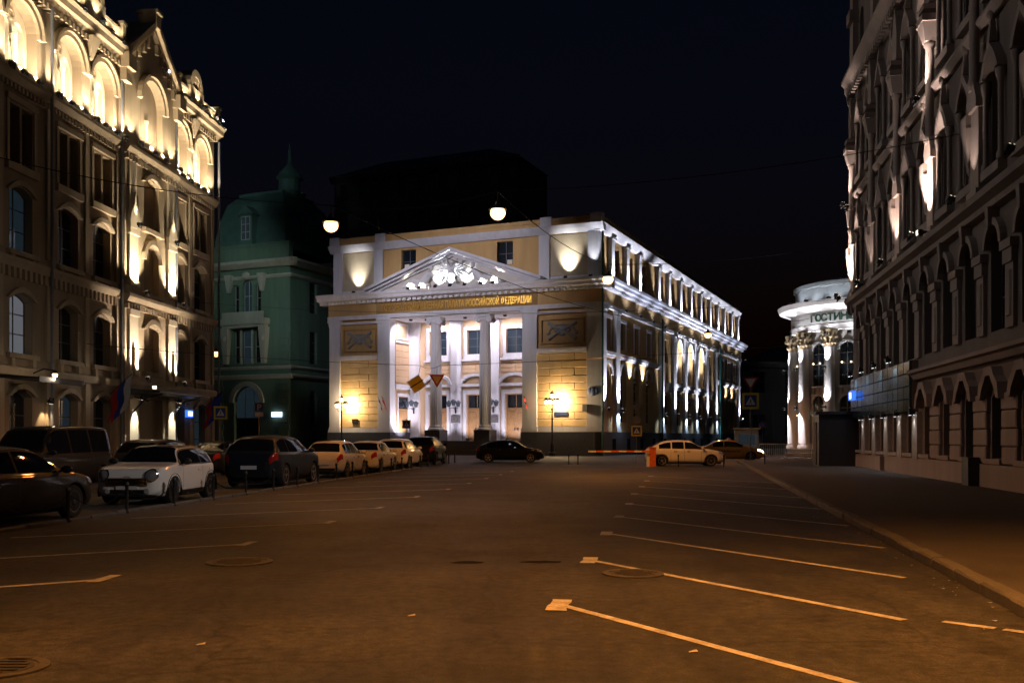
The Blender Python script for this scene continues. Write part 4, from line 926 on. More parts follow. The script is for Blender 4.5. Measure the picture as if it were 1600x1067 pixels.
for k in range(-6, 8):
    a = R(222 + k*26.5)
    d = Vector((math.cos(a), math.sin(a)))
    o = P('column', MB().lathe([(.55, .7), (.55, .95), (.45, 1.1), (.45, 4.0), (.38, 9.2)], d.x*(rg-.1), d.y*(rg-.1), 20), WSTONE, G, smooth=True)
    m = MB().lathe([(.38, 9.2), (.4, 9.4), (.46, 9.8), (.62, 10.4), (.66, 10.6)], d.x*(rg-.1), d.y*(rg-.1), 14)
    for j in range(8):
        for zz, rr in ((9.55, .46), (10.05, .58)): m.ball((d.x*(rg-.1)+rr*math.cos(j*.785+zz), d.y*(rg-.1)+rr*math.sin(j*.785+zz), zz), .13, .13, .17, 6, 5)
    q = put('capital', m.mesh('capital', mat('gilt_capital', (.36, .28, .17), .6, .3, 5, metal=.2)), parent=o)
    a2 = a + R(13.25); d2 = Vector((math.cos(a2), math.sin(a2)))
    B = Fr(GD, d2.x*(rg-.62), d2.y*(rg-.62), a2+R(90))
    if abs(k) < 5:
        for z0, h in ((1.0, 4.2), (6.0, 3.6)):
            P('arch_moulding', MB().band(curve_pts(0, z0, 1.2, h, 'round', 12), curve_pts(0, z0, 1.2, h, 'round', 12, .18), -.22, .15), WSTONE, B)
            win(B, 0, -.1, z0, 1.2, h, 'round', 2, 4, FRAME, GLASS)
        P('balustrade', MB().box(-.7, .7, -.25, .1, 5.2, 5.32).box(-.7, .7, -.25, .1, 5.85, 6.0).box(-.55, -.45, -.2, .0, 5.32, 5.85).box(-.05, .05, -.2, 0, 5.32, 5.85).box(.45, .55, -.2, 0, 5.32, 5.85), WSTONE, B)
        lf = Fr(GD, d.x*(rg+.55), d.y*(rg+.55), a+R(90))
        flood(lf, 0, -.1, 4.3, (0, .24, 1), 850, 60, (.95, .93, 1.0)); flood(lf, 0, -.1, 4.1, (0, .24, -1), 800, 60, (.95, .93, 1.0)); flood(lf, 0, -.1, 7.6, (0, .2, 1), 850, 60, (.97, .93, .97))
        for sg in (-1, 1):
            bl = put('wall_bulb', MB().ball((sg*.35, -.35, 7.9), .075).ball((sg*.35, -.35, 3.6), .075).mesh('wall_bulb', BULBW), B)
for k in range(6):
    a = R(190+k*18); lf = Fr(GD, (rg+.75)*math.cos(a), (rg+.75)*math.sin(a), a+R(90)); flood(lf, 0, 0, 13.15, (0, .8, .75), 60, 110, (.85, .92, 1.0))
for k in range(6):
    a = R(195+k*15); lf = Fr(GD, (rg+1.0)*math.cos(a), (rg+1.0)*math.sin(a), a+R(90)); flood(lf, 0, 0, 10.3, (0, .42, 1), 75, 110, (.95, .95, 1.0))
txt = 'ГОСТИНЫЙ ДВОР'
for i, chh in enumerate(txt):
    if chh == ' ': continue
    a = R(208.0 + i*5.3); d = Vector((math.cos(a), math.sin(a)))
    B = Fr(GD, d.x*(rg+.08), d.y*(rg+.08), a+R(90)); put('letter', text_mesh(chh, .84, LETTER, .05), B, 0, 0, 11.36)
flood(Fr(GD, cG.x*0-8.6, -3.0, R(-60)), 0, 0, .4, (0, .9, 1.0), 10, 90)
P('arcade_wing', MB().box(0, 40, 0, 14, 0, 12.9), WSTONE, Fr(GD, 3.5, -2.0, R(-9)))

# ------------------------------------------------------------------ green corner house
gx = Vector((-17.9, 94.1)) + Vector((-.917, .398))*5.4 + Vector((.398, .917))*1.0
GB = thing('green_corner_house', 'dim green corner house with domed copper roof beside a dark alley', 'building', (gx.x-.917*17, gx.y+.398*17, 0), R(-23.47))
F = Fr(GB); S2 = Fr(GB, 17, 0, R(90))
hl = []
for cx in (4.2, 11.6):
    hl += [arch_pts(cx, .3, 3.4, 6.6, 'round', 12), arch_pts(cx-1.3, 9.3, .9, 3.4, 'rect'), arch_pts(cx, 9.3, 1.3, 3.4, 'rect'), arch_pts(cx+1.3, 9.3, .9, 3.4, 'rect'), arch_pts(cx-1.4, 14.6, .7, 2.8, 'rect'), arch_pts(cx, 14.6, 1.2, 3.3, 'round'), arch_pts(cx+1.4, 14.6, .7, 2.8, 'rect')]
P('wall', MB().holed([(0, 0), (17, 0), (17, 19), (0, 19)], hl, 0, .5), GSTONE); P('wall', MB().box(.01, 16.6, .6, 20, 0, 19), GSTONE)
hs2 = [arch_pts(cx, z, 1.3, h, k_) for cx in (4, 8, 12) for z, h, k_ in ((9.3, 3.4, 'rect'), (14.6, 3.2, 'rect'), (3.0, 3.6, 'round'))]
P('side_wall', MB().holed([(.02, 0), (20, 0), (20, 19), (.02, 19)], hs2, 0, .4), GSTONE, S2)
for cx in (4, 8, 12):
    for z, h, k_ in ((9.3, 3.4, 'rect'), (14.6, 3.2, 'rect'), (3.0, 3.6, 'round')): win(S2, cx, .3, z, 1.3, h, k_, 2, 3)
for cx in (4.2, 11.6):
    win(F, cx, .4, 3.6, 3.4, 3.3, 'round', 3, 2, FRAMEW, GLASSB); P('shop_front', MB().box(cx-1.7, cx+1.7, .4, .5, .3, 3.6), mat('dark_brown_paint', (.05, .035, .03), .6, .2))
    P('arch_moulding', MB().band(curve_pts(cx, .3, 3.4, 6.6, 'round', 14), curve_pts(cx, .3, 3.4, 6.6, 'round', 14, .5), -.2, 0), GTRIM)
    for dx, w_ in ((-1.3, .9), (0, 1.3), (1.3, .9)): win(F, cx+dx, .35, 9.3, w_, 3.4, 'rect', 1, 2, FRAMEW, GLASSB if dx == 0 else GLASS)
    for dx, w_, h, kd in ((-1.4, .7, 2.8, 'rect'), (0, 1.2, 3.3, 'round'), (1.4, .7, 2.8, 'rect')): win(F, cx+dx, .35, 14.6, w_, h, kd, 1 if dx else 2, 2, FRAMEW, GLASSB if dx == 0 else GLASS)
    P('bay_entablature', MB().box(cx-2.9, cx+2.9, -.9, 0, 13.2, 13.8).box(cx-2.7, cx+2.7, -.7, 0, 12.9, 13.2), GTRIM)
    for sg in (-1, 1):
        P('herm_bracket', MB().taper(cx+sg*2.4, -.35, 9.2, 12.9, .22, .2, .45, .4).ball((cx+sg*2.4, -.6, 11.8), .3, .28, .4, 8, 6), GTRIM)
        P('herm_bracket', MB().taper(cx+sg*2.1, -.3, 16.6, 18.4, .15, .15, .4, .35), GTRIM)
        for dx in (.72,): P('mullion', MB().box(cx+sg*dx-.12, cx+sg*dx+.12, -.12, 0, 9.2, 12.8), GTRIM)
    P('balustrade', MB().box(cx-2.6, cx+2.6, -.8, -.6, 13.8, 14.5), GTRIM); P('head_ornament', MB().ball((cx, -.2, 18.3), .5, .25, .4, 10, 6), GTRIM)
for z, d, t in ((7.6, .35, .4), (8.6, .2, .25), (19.0, .9, .7), (17.9, .3, .3)):
    P('cornice', MB().extx([(0, z), (-d*.4, z), (-d, z+t*.6), (-d, z+t), (0, z+t+.1)], -.2, 17+d-.004), GTRIM); P('cornice', MB().extx([(0, z+.003), (-d*.4, z+.003), (-d, z+t*.6), (-d, z+t+.003), (0, z+t+.1)], -d*.3, 20), GTRIM, S2)
gb_ = MB().cbox(.01, 1.25, -.1, 0, .012, .62, .03).mesh('stone_block', GSTONE)
for r in range(16):
    for xx in (15.6, 7.2): put('stone_block', gb_, F, xx+(.1 if r % 2 else 0), 0, (.4+r*.66) if r < 11 else 9.0+(r-11)*.66)
P('parapet', MB().box(0, 17, -.2, .5, 19.8, 21.2).box(-.1, 17.1, -.3, .6, 21.2, 21.5), GSTONE)
dm = [(4.6, 21.0), (4.6, 22.2), (4.3, 24.2), (3.7, 26.2), (2.8, 27.2), (2.9, 27.45), (1.0, 27.6)]
vs = [(11.6+r*sx*.98, 5.0+r*sy, z) for r, z in dm for sx, sy in ((-1,-1),(1,-1),(1,1),(-1,1))]
P('mansard_roof', MB().add(vs, [(j*4+k, j*4+(k+1) % 4, (j+1)*4+(k+1) % 4, (j+1)*4+k) for j in range(len(dm)-1) for k in range(4)]), GROOF)
P('dormer', MB().box(10.8, 12.4, -.2, 2, 21.5, 24.6).prism([(10.5, 24.6), (12.7, 24.6), (11.6, 25.6)], -.35, 2), GROOF); win(F, 11.6, -.25, 22.0, 1.1, 2.4, 'rect', 2, 3, FRAMEW, GLASSB)
P('lantern_cupola', MB().lathe([(1.7, 27.5), (1.8, 27.7), (1.2, 28.0), (1.1, 29.2), (1.5, 29.4), (.9, 30.2), (.35, 30.8), (.2, 31.4), (.05, 33.4)], 13.2, 5.0, 12), GROOF)
hs = P('lit_sign', MB().box(14.9, 16.1, -.3, -.12, 3.7, 4.2), LEDW)

# ------------------------------------------------------------------ far dark blocks
def far_block(name, label, x, y, rz, w_, d, h, rows, cols, cornice=True, mt=DARKB):
    t = thing(name, label, 'building', (x, y, 0), rz, group='unlit buildings in the distance'); f = Fr(t)
    hl = [arch_pts(w_*(i+.5)/cols, h*(j+.28)/rows, w_/cols*.38, h/rows*.5, 'rect') for i in range(cols) for j in range(rows)]
    P('wall', MB().holed([(0, 0), (w_, 0), (w_, h), (0, h)], hl, 0, .4).box(0, w_, .5, d, 0, h-.01), mt, f)
    for i in range(cols):
        for j in range(rows): win(f, w_*(i+.5)/cols, .25, h*(j+.28)/rows, w_/cols*.38, h/rows*.5, 'rect', 2, 2)
    if cornice: P('cornice', MB().extx([(0, h-.9), (-.3, h-.9), (-.7, h-.3), (-.7, h), (0, h+.1)], -.5, w_+.5), mt, f)
    P('roof', MB().add([(-.3,-.3,h+.1),(w_+.3,-.3,h+.1),(w_+.3,d,h+.1),(-.3,d,h+.1),(w_*.2,d*.4,h+3),(w_*.8,d*.4,h+3)], [(0,1,5,4),(1,2,5),(2,3,4,5),(3,0,4)]), ROOFM, f)
    return f
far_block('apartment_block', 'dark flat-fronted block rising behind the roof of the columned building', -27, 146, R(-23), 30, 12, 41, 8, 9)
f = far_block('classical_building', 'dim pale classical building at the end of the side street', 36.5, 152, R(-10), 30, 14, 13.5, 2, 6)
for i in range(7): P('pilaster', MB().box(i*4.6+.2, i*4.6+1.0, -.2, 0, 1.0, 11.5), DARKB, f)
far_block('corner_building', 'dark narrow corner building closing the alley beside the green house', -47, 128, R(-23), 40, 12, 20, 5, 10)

# ------------------------------------------------------------------ cars
def pchip(pts):
    xs = [p[0] for p in pts]; ys = [p[1] for p in pts]; n = len(xs)
    dl = [(ys[i+1]-ys[i])/(xs[i+1]-xs[i]) for i in range(n-1)]; m = [dl[0]]
    for i in range(1, n-1): m.append(0 if dl[i-1]*dl[i] <= 0 else 2*dl[i-1]*dl[i]/(dl[i-1]+dl[i]))
    m.append(dl[-1])
    def f(x):
        if x <= xs[0]: return ys[0]
        if x >= xs[-1]: return ys[-1]
        i = 0
        while x > xs[i+1]: i += 1
        h = xs[i+1]-xs[i]; t = (x-xs[i])/h
        return (2*t**3-3*t*t+1)*ys[i]+(t**3-2*t*t+t)*h*m[i]+(-2*t**3+3*t*t)*ys[i+1]+(t**3-t*t)*h*m[i+1]
    return f
SPECS = {
 'hatch': dict(L=4.0, W=1.7, H=1.48, zb=.2, top=[(0,.5),(.012,.6),(.03,.68),(.14,.94),(.22,.985),(.4,1),(.56,.97),(.76,.665),(.8,.645),(.96,.54),(1,.42)], ws=(.575,.752), rg=(.038,.135), roof=(.15,.56), xf=.81, xr=.165, wr=.31, sw=((.13,.34),(.355,.52),(.53,.70)), belt=(.645,.60)),
 'mini':  dict(L=3.72, W=1.69, H=1.41, zb=.18, top=[(0,.5),(.012,.62),(.03,.7),(.12,.95),(.2,.99),(.4,1),(.585,.975),(.705,.70),(.75,.685),(.93,.64),(.985,.575),(1,.48)], ws=(.59,.70), rg=(.04,.11), roof=(.06,.57), xf=.80, xr=.155, wr=.31, sw=((.10,.30),(.315,.655)), belt=(.66,.65)),
 'suv':   dict(L=4.72, W=1.89, H=1.68, zb=.25, top=[(0,.52),(.01,.62),(.03,.69),(.12,.93),(.2,.985),(.4,1),(.56,.97),(.73,.70),(.78,.68),(.96,.58),(1,.44)], ws=(.57,.725), rg=(.036,.115), roof=(.13,.56), xf=.81, xr=.19, wr=.37, sw=((.10,.26),(.275,.45),(.465,.675)), belt=(.665,.635)),
 'wagon': dict(L=4.6, W=1.82, H=1.55, zb=.21, top=[(0,.5),(.01,.6),(.025,.67),(.09,.93),(.16,.985),(.38,1),(.55,.97),(.73,.67),(.78,.65),(.96,.54),(1,.42)], ws=(.56,.725), rg=(.03,.085), roof=(.10,.55), xf=.81, xr=.18, wr=.33, sw=((.08,.24),(.255,.43),(.445,.67)), belt=(.645,.61)),
 'fastback': dict(L=4.36, W=1.82, H=1.47, zb=.19, top=[(0,.5),(.012,.62),(.035,.69),(.16,.88),(.27,.975),(.42,1),(.55,.97),(.75,.665),(.8,.645),(.96,.54),(1,.42)], ws=(.565,.745), rg=(.045,.165), roof=(.2,.55), xf=.81, xr=.185, wr=.32, sw=((.15,.30),(.315,.465),(.48,.69)), belt=(.66,.61)),
 'sedan': dict(L=4.6, W=1.8, H=1.45, zb=.18, top=[(0,.5),(.012,.63),(.04,.68),(.14,.70),(.30,.95),(.38,.99),(.46,1),(.58,.965),(.75,.67),(.8,.645),(.96,.54),(1,.42)], ws=(.59,.745), rg=(.155,.285), roof=(.31,.58), xf=.805, xr=.20, wr=.33, sw=((.25,.405),(.42,.685)), belt=(.655,.61)),
 'van':   dict(L=4.9, W=1.92, H=1.98, zb=.22, top=[(0,.6),(.006,.8),(.015,.95),(.05,.99),(.4,1),(.66,.985),(.72,.95),(.86,.60),(.9,.57),(.98,.46),(1,.36)], ws=(.735,.85), rg=(.0,.0), roof=(.06,.7), xf=.83, xr=.19, wr=.33, sw=((.06,.3),(.32,.54),(.56,.80)), belt=(.55,.53)),
}
_cars = {}
def car_meshes(kind):
    if kind in _cars: return _cars[kind]
    s = SPECS[kind]; L, W, H, zb0 = s['L'], s['W'], s['H'], s['zb']; dE = .55
    ft = pchip([(a*L-L/2, b*H) for a, b in s['top']])
    def section(x):
        u = max(0, (abs(x)-(L/2-dE))/dE); u = min(u, 1)
        wf = .6+.4*math.sqrt(max(0, 1-u**2.6)); hw = W/2*wf*(1-.02*max(0, -x/L))
        zt = ft(x); zb = zb0+.09*u*u; bl = s['belt'][0]+(s['belt'][1]-s['belt'][0])*(x/L+.5)
        belt = min(bl*H, zt-.035); g = max(0, min(1, (zt-belt)/(H*.32))); g = g*g*(3-2*g)
        y6 = hw*(.9-.2*g); 
        pts = [(0, zb), (.78*hw, zb), (.965*hw, zb+.10), (hw, zb+.42*(belt-zb)), (.985*hw, belt-.07*(1-.3*u)), (.945*hw, belt), (y6, zt-.055*g-.012), (.72*y6, zt-.012*g-.004), (0, zt)]
        q = list(range(9)); return pchip(list(zip(q, [p[0] for p in pts]))), pchip(list(zip(q, [p[1] for p in pts])))
    def S_(x, q, sg=1):
        fy, fz = section(x); return Vector((x, sg*fy(q), fz(q)))
    N = 46; xs = []
    for i in range(12): xs.append(-L/2+dE*(1-math.sin(math.pi/2*(1-i/11.0)))) if False else xs.append(-L/2 + dE*(1-math.cos(math.pi/2*i/11)))
    mid = 34
    for i in range(1, mid): xs.append(-L/2+dE+(L-2*dE)*i/mid)
    xs += [-x for x in reversed(xs[:12])]
    qs = [0, .5, 1, 1.3, 1.6, 2, 2.5, 3, 3.5, 4, 4.3, 4.65, 5, 5.15, 5.4, 5.7, 6, 6.25, 6.6, 7, 7.5, 8]
    vs = []; fs = []
    for x in xs:
        fy, fz = section(x)
        ring = [(x, fy(q), fz(q)) for q in qs] + [(x, -fy(q), fz(q)) for q in reversed(qs[1:-1])]
        vs += ring
    n = len(ring)
    for i in range(len(xs)-1):
        for k in range(n): fs.append((i*n+k, i*n+(k+1) % n, (i+1)*n+(k+1) % n, (i+1)*n+k))
    fs += [tuple(range(n-1, -1, -1)), tuple(range((len(xs)-1)*n, len(xs)*n))]
    body = MB().add(vs, fs).mesh('car_body', BLKPL)
    # cut the wheel wells out
    cut = MB()
    for fx in (s['xf'], s['xr']):
        for sg in (-1, 1):
            M = Matrix.Translation((fx*L-L/2, sg*(W/2-.1), s['wr'])) @ Matrix.Rotation(R(90), 4, 'X')
            c2 = MB(M).lathe([(s['wr']+.055, -.2), (s['wr']+.055, .2)], 0, 0, 28); cut.v, cut.f = cut.v, cut.f
            o_ = len(cut.v); cut.v += c2.v; cut.f += [tuple(i+o_ for i in f) for f in c2.f]
    ob = bpy.data.objects.new('tmp', body); oc = bpy.data.objects.new('tmp2', cut.mesh('cut', BLKPL)); COL.objects.link(ob); COL.objects.link(oc)
    md = ob.modifiers.new('b', 'BOOLEAN'); md.object = oc; md.operation = 'DIFFERENCE'; md.solver = 'EXACT'
    bpy.context.view_layer.update()
    bm2 = bpy.data.meshes.new_from_object(ob.evaluated_get(bpy.context.evaluated_depsgraph_get()))
    bpy.data.objects.remove(ob); bpy.data.objects.remove(oc)
    if len(bm2.polygons) < 200: bm2 = body
    bm2.polygons.foreach_set('use_smooth', [True]*len(bm2.polygons)); bm2.set_sharp_from_angle(angle=R(42)); bm2.name = 'car_body'
    def patch(xa, xb, qa, qb, off=.006, nx=12, nq=6, mirror=False, curve=None, name='patch', m=CARGL, across=False):
        """a piece that follows the body's skin; with across it spans from one side over to the other"""
        vs = []; fs = []
        for sg in ((1,) if across or not mirror else (1, -1)):
            o_ = len(vs)
            cols = ([(q, 1) for q in [qa+(8-qa)*j/nq for j in range(nq+1)]] + [(q, -1) for q in [8-(8-qa)*j/nq for j in range(1, nq+1)]]) if across else [(qa+(qb-qa)*j/nq, sg) for j in range(nq+1)]
            for i in range(nx+1):
                x = xa+(xb-xa)*i/nx
                if xb > L/2-dE+.01 and xa > 0: th = math.acos(1-min(1, (L/2-xb)/dE)) ; x = xa+(xb-xa)*math.sin(math.pi/2*i/nx)
                elif xa < -L/2+dE-.01 and xb < 0 and not across: x = xb+(xa-xb)*math.sin(math.pi/2*i/nx)
                for q, s2 in cols:
                    p = S_(x, q, s2); e = .004
                    tx = S_(min(L/2, x+e), q, s2)-S_(max(-L/2, x-e), q, s2); tq = S_(x, min(8, q+.02), s2)-S_(x, max(0, q-.02), s2)
                    nn = tx.cross(tq)
                    if nn.length > 1e-9:
                        nn.normalize()
                        if nn.y*s2 < -.0 and abs(nn.y) > .05 or (abs(nn.y) <= .05 and nn.z < 0): nn = -nn
                        p = p + nn*off
                    vs.append(p)
            nc = len(cols)
            for i in range(nx):
                for j in range(nc-1): fs.append((o_+i*nc+j, o_+i*nc+j+1, o_+(i+1)*nc+j+1, o_+(i+1)*nc+j))
        return MB().add(vs, fs).mesh(name, m, True)
    X_ = lambda f: f*L-L/2
    out = {'patch': patch, 'body': bm2, 'windshield': patch(X_(s['ws'][0]), X_(s['ws'][1]), 6.18, 8, off=.009, across=True), 'roof': patch(X_(s['roof'][0]), X_(s['roof'][1]), 6.05, 8, .011, across=True, m=BLKPL)}
    if s['rg'][1] > 0: out['rear_window'] = patch(X_(s['rg'][0]), X_(s['rg'][1]), 6.22, 8, across=True)
    out['side_window'] = [patch(X_(a), X_(b), 5.12, 5.86, sg_ and .006) if False else None for a, b, sg_ in ()]
    sws = []
    for a, b in s['sw']:
        for sg in (1, -1):
            me = patch(X_(a), X_(b), 5.14, 5.84)
            if sg < 0:
                for v in me.vertices: v.co.y *= -1
                me.flip_normals()
            sws.append(me)
    out['side_window'] = sws
    def both(*a, **k):
        m1 = patch(*a, **k); m2 = patch(*a, **k)
        for v in m2.vertices: v.co.y *= -1
        m2.flip_normals(); return [m1, m2]
    out['headlight'] = both(X_(.905), X_(.995), 3.75, 4.75, .008, m=CLRL); out['tail_light'] = both(X_(.004), X_(.05), 3.5, 5.0, .008, m=REDL)
    seams = []
    for x in (s['sw'][-1][1]-.0, s['sw'][-1][0]-.008, s['sw'][0][1]-.0 if len(s['sw']) > 2 else s['sw'][-1][0]-.008):
        for q in (both(X_(x)-.006, X_(x)+.006, 1.8, 5.0, .002, 1, 8, m=BLKPL)): seams.append(q)
    out['door_seam'] = seams[:4] if len(s['sw']) < 3 else seams
    hz = ft(L/2); m = MB()
    out['grille'] = MB().box(L/2-.05, L/2+.012, -.42, .42, zb0+.30, zb0+.44).mesh('grille', BLKPL)
    out['air_intake'] = MB().box(L/2-.05, L/2+.012, -.48, .48, zb0+.1, zb0+.2).mesh('air_intake', BLKPL)
    out['number_plate'] = [MB().box(L/2-.02, L/2+.02, -.26, .26, zb0+.2, zb0+.31).mesh('number_plate', PLATE), MB().box(-L/2-.02, -L/2+.02, -.26, .26, zb0+.34, zb0+.46).mesh('number_plate', PLATE)]
    out['underbody'] = MB().box(-L/2+.25, L/2-.25, -W/2+.28, W/2-.28, .14, zb0+.3).mesh('underbody', BLKPL)
    out['bumper_trim'] = MB().box(-L/2-.012, -L/2+.05, -.5, .5, zb0+.09, zb0+.2).mesh('bumper_trim', BLKPL)
    xm = X_(s['ws'][1])-.18; zm = s['belt'][1]*H+.05
    out['mirror'] = [MB().ball((xm, sg*(W/2+.08), zm+.05), .07, .12, .08, 10, 6).tube([(xm, sg*(W/2-.12), zm), (xm, sg*(W/2+.05), zm+.03)], .025, 5).mesh('mirror', BLKPL, True) for sg in (1, -1)]
    hx = [X_(a[0])+.1 for a in s['sw'][-2:]]
    out['door_handle'] = [MB().box(x, x+.18, sg*W/2*.985-.02, sg*W/2*.985+.02, s['belt'][0]*H-.16, s['belt'][0]*H-.125).mesh('door_handle', CHROME) for x in hx for sg in (1, -1)]
    r = s['wr']
    MX = Matrix.Rotation(R(90), 4, 'X')
    out['tyre'] = MB(MX).lathe([(r*.66, -.1), (r*.95, -.105), (r, -.07), (r, .07), (r*.95, .105), (r*.66, .1)], 0, 0, 28).mesh('tyre', RUBBER, True)
    rm = MB(MX).lathe([(r*.69, -.05), (r*.69, .05)], 0, 0, 24)
    spk = MB()
    for sd in (-1, 1):
        rm2 = MB(MX).lathe([(r*.68, sd*.085), (r*.68, sd*.105), (r*.6, sd*.1), (r*.6, sd*.085)], 0, 0, 24); o_ = len(spk.v); spk.v += rm2.v; spk.f += [tuple(i+o_ for i in f) for f in rm2.f]
        for k in range(5):
            a = 2*math.pi*k/5; M = Matrix.Rotation(a, 4, 'Y')
            b_ = MB(M).add([(-.035, sd*.075, .03), (.035, sd*.075, .03), (.05, sd*.085, r*.63), (-.05, sd*.085, r*.63), (-.03, sd*.1, .03), (.03, sd*.1, .03), (.035, sd*.1, r*.63), (-.035, sd*.1, r*.63)], [(0,1,2,3),(4,5,6,7),(0,1,5,4),(1,2,6,5),(2,3,7,6),(3,0,4,7)])
            o_ = len(spk.v); spk.v += b_.v; spk.f += [tuple(i+o_ for i in f) for f in b_.f]
        h_ = MB(MX).lathe([(.055, sd*.07), (.055, sd*.108), (.02, sd*.112)], 0, 0, 12); o_ = len(spk.v); spk.v += h_.v; spk.f += [tuple(i+o_ for i in f) for f in h_.f]
    out['rim'] = spk.mesh('rim', ALLOY); out['hub'] = rm.mesh('brake_drum', BLKPL)
    _cars[kind] = out; return out
def car(label, kind, x, y, heading, paint, name='parked_car', cat='car', group=None, rim=None, tail=True, head_lit=False, roof=None, glass=None, z=0.0):
    cm = car_meshes(kind); s = SPECS[kind]; L, W, H = s['L'], s['W'], s['H']
    t = thing(name, label, cat, (x, y, z), heading, group=group)
    def part(nm, me, m=None, parent=t, **k):
        if m is not None and me.materials[0] != m: me = me.copy(); me.materials.clear(); me.materials.append(m)
        return put(nm, me, parent=parent, **k)
    b = part('body', cm['body'], paint)
    for i, me in enumerate(cm['door_seam']): part('door_seam', me, parent=b)
    for me in cm['door_handle']: part('door_handle', me, paint if rim == 'dark' else None, parent=b)
    part('windshield', cm['windshield'])
    if 'rear_window' in cm: part('rear_window', cm['rear_window'], glass)
    for me in cm['side_window']: part('side_window', me)
    if roof is not None: part('roof', cm['roof'], roof)
    for me in (cm['headlight'] if kind != 'mini' else []): part('headlight', me, HEADL if head_lit else None)
    for me in cm['tail_light']: part('tail_light', me)
    for nm in ('grille', 'air_intake', 'underbody', 'bumper_trim'): part(nm, cm[nm])
    for me in cm['number_plate']: part('number_plate', me)
    for me in cm['mirror']: part('mirror', me, paint if kind != 'mini' else BLKPL)
    for fx in (s['xf'], s['xr']):
        for sg in (1, -1):
            wl = part('wheel', cm['hub'], x=fx*L-L/2, y=sg*(W/2-.125), z=s['wr'])
            part('tyre', cm['tyre'], parent=wl); part('rim', cm['rim'], ALLOYD if rim == 'dark' else None, parent=wl)
    return t
def paint(name, col, rough=.55, metal=.0): return mat(name, col, rough, .04, 2, metal=metal, spec=.12, coat=.9 if max(col) > .1 else .38)
PW = paint('white_car_paint', (.74, .72, .70)); PW2 = paint('pearl_car_paint', (.52, .49, .44)); PS = paint('silver_car_paint', (.40, .39, .38), .3, .5)
PB = paint('black_car_paint', (.008, .008, .009)); PN = paint('navy_car_paint', (.010, .014, .022)); PY = paint('taxi_yellow_paint', (.65, .33, .03)); PG = paint('dark_grey_car_paint', (.03, .032, .035))
up = lambda X0, Y0: X0
def row(y): return -8.4+.108*(y-18.3)            # the line of the bollards
HD = math.atan2(1, .1); 
def park(y, W): return row(y)-.32-W/2
car('glossy black sedan beside the bollard chain, next to the white hatchback', 'sedan', park(17.9, 1.8)-.1, 17.9, HD, PB, rim='dark')
mini = car('small white hatchback with black roof, round headlights and chrome grille', 'mini', park(24.2, 1.7), 24.35, HD+math.pi+.05, PW, roof=BLKPL, rim='dark')
_m = SPECS['mini']
def mini_strip(nm, q0, q1, xa, xb, off, m):
    for sg in (1, -1):
        me = _cars['mini']['patch'](xa*3.72-1.86, xb*3.72-1.86, q0, q1, off, 24, 3, m=m)
        if sg < 0:
            for v in me.vertices: v.co.y *= -1
            me.flip_normals()
        put(nm, me, parent=mini)
mini_strip('window_band', 5.06, 5.97, .085, .69, .0035, BLKPL); mini_strip('belt_chrome', 4.98, 5.06, .07, .72, .006, CHROME); mini_strip('sill_trim', 1.6, 2.25, .26, .70, .006, BLKPL)
from mathutils.bvhtree import BVHTree
_bm = _cars['mini']['body']; bv = BVHTree.FromPolygons([v.co for v in _bm.vertices], [tuple(p.vertices) for p in _bm.polygons])
# round lamps, chrome grille bars and black arch lips of the small hatchback
for sg in (1, -1):
    def lens(r0, r1, off, m, nm):
        vs = []; fs = []; n = 22; rings = 4
        for k in range(rings+1):
            for q in range(n):
                rr = r0+(r1-r0)*k/rings; yy = sg*.575+rr*math.cos(6.2832*q/n); zz = .715+rr*math.sin(6.2832*q/n)
                h = bv.ray_cast(Vector((3, yy, zz)), Vector((-1, 0, 0))); xx = h[0].x if h[0] is not None else 1.5
                vs.append((xx+off*(1 if r0 > .05 else 1+.6*(1-(rr/r1)**2)), yy, zz))
        for k in range(rings):
            for q in range(n): fs.append((k*n+q, k*n+(q+1) % n, (k+1)*n+(q+1) % n, (k+1)*n+q))
        return MB().add(vs, fs).mesh(nm, m, True)
    q = put('round_headlight', lens(.004, .135, .022, mat('smoky_lamp_lens', (.16, .16, .17), .06, 0, spec=.7), 'round_headlight'), parent=mini); put('lamp_ring', lens(.13, .155, .03, CHROME, 'lamp_ring'), parent=q)
    M2 = Matrix.Translation((3.72/2+.0, sg*.47, .34)) @ Matrix.Rotation(R(90), 4, 'Y'); put('fog_lamp', MB(M2).lathe([(.07, -.03), (.07, .01), (.05, .02)], 0, 0, 14).mesh('fog_lamp', CLRL), parent=mini)
gr = put('chrome_grille', MB().box(3.72/2-.02, 3.72/2+.02, -.46, .46, .5, .63).mesh('chrome_grille', BLKPL), parent=mini)
put('grille_frame', MB().box(3.72/2-.01, 3.72/2+.034, -.5, .5, .635, .652).box(3.72/2-.01, 3.72/2+.034, -.5, .5, .478, .495).box(3.72/2-.01, 3.72/2+.034, -.5, -.475, .495, .635).box(3.72/2-.01, 3.72/2+.034, .475, .5, .495, .635).mesh('grille_frame', CHROME), parent=gr)
for k in range(4): put('grille_bar', MB().box(3.72/2+.015, 3.72/2+.03, -.46+.02*abs(k-1.5), .46-.02*abs(k-1.5), .505+k*.034, .517+k*.034).mesh('grille_bar', CHROME), parent=gr)
put('hood_badge', MB().box(3.72/2-.06, 3.72/2-.0, -.07, .07, .66, .69).mesh('hood_badge', CHROME), parent=mini)
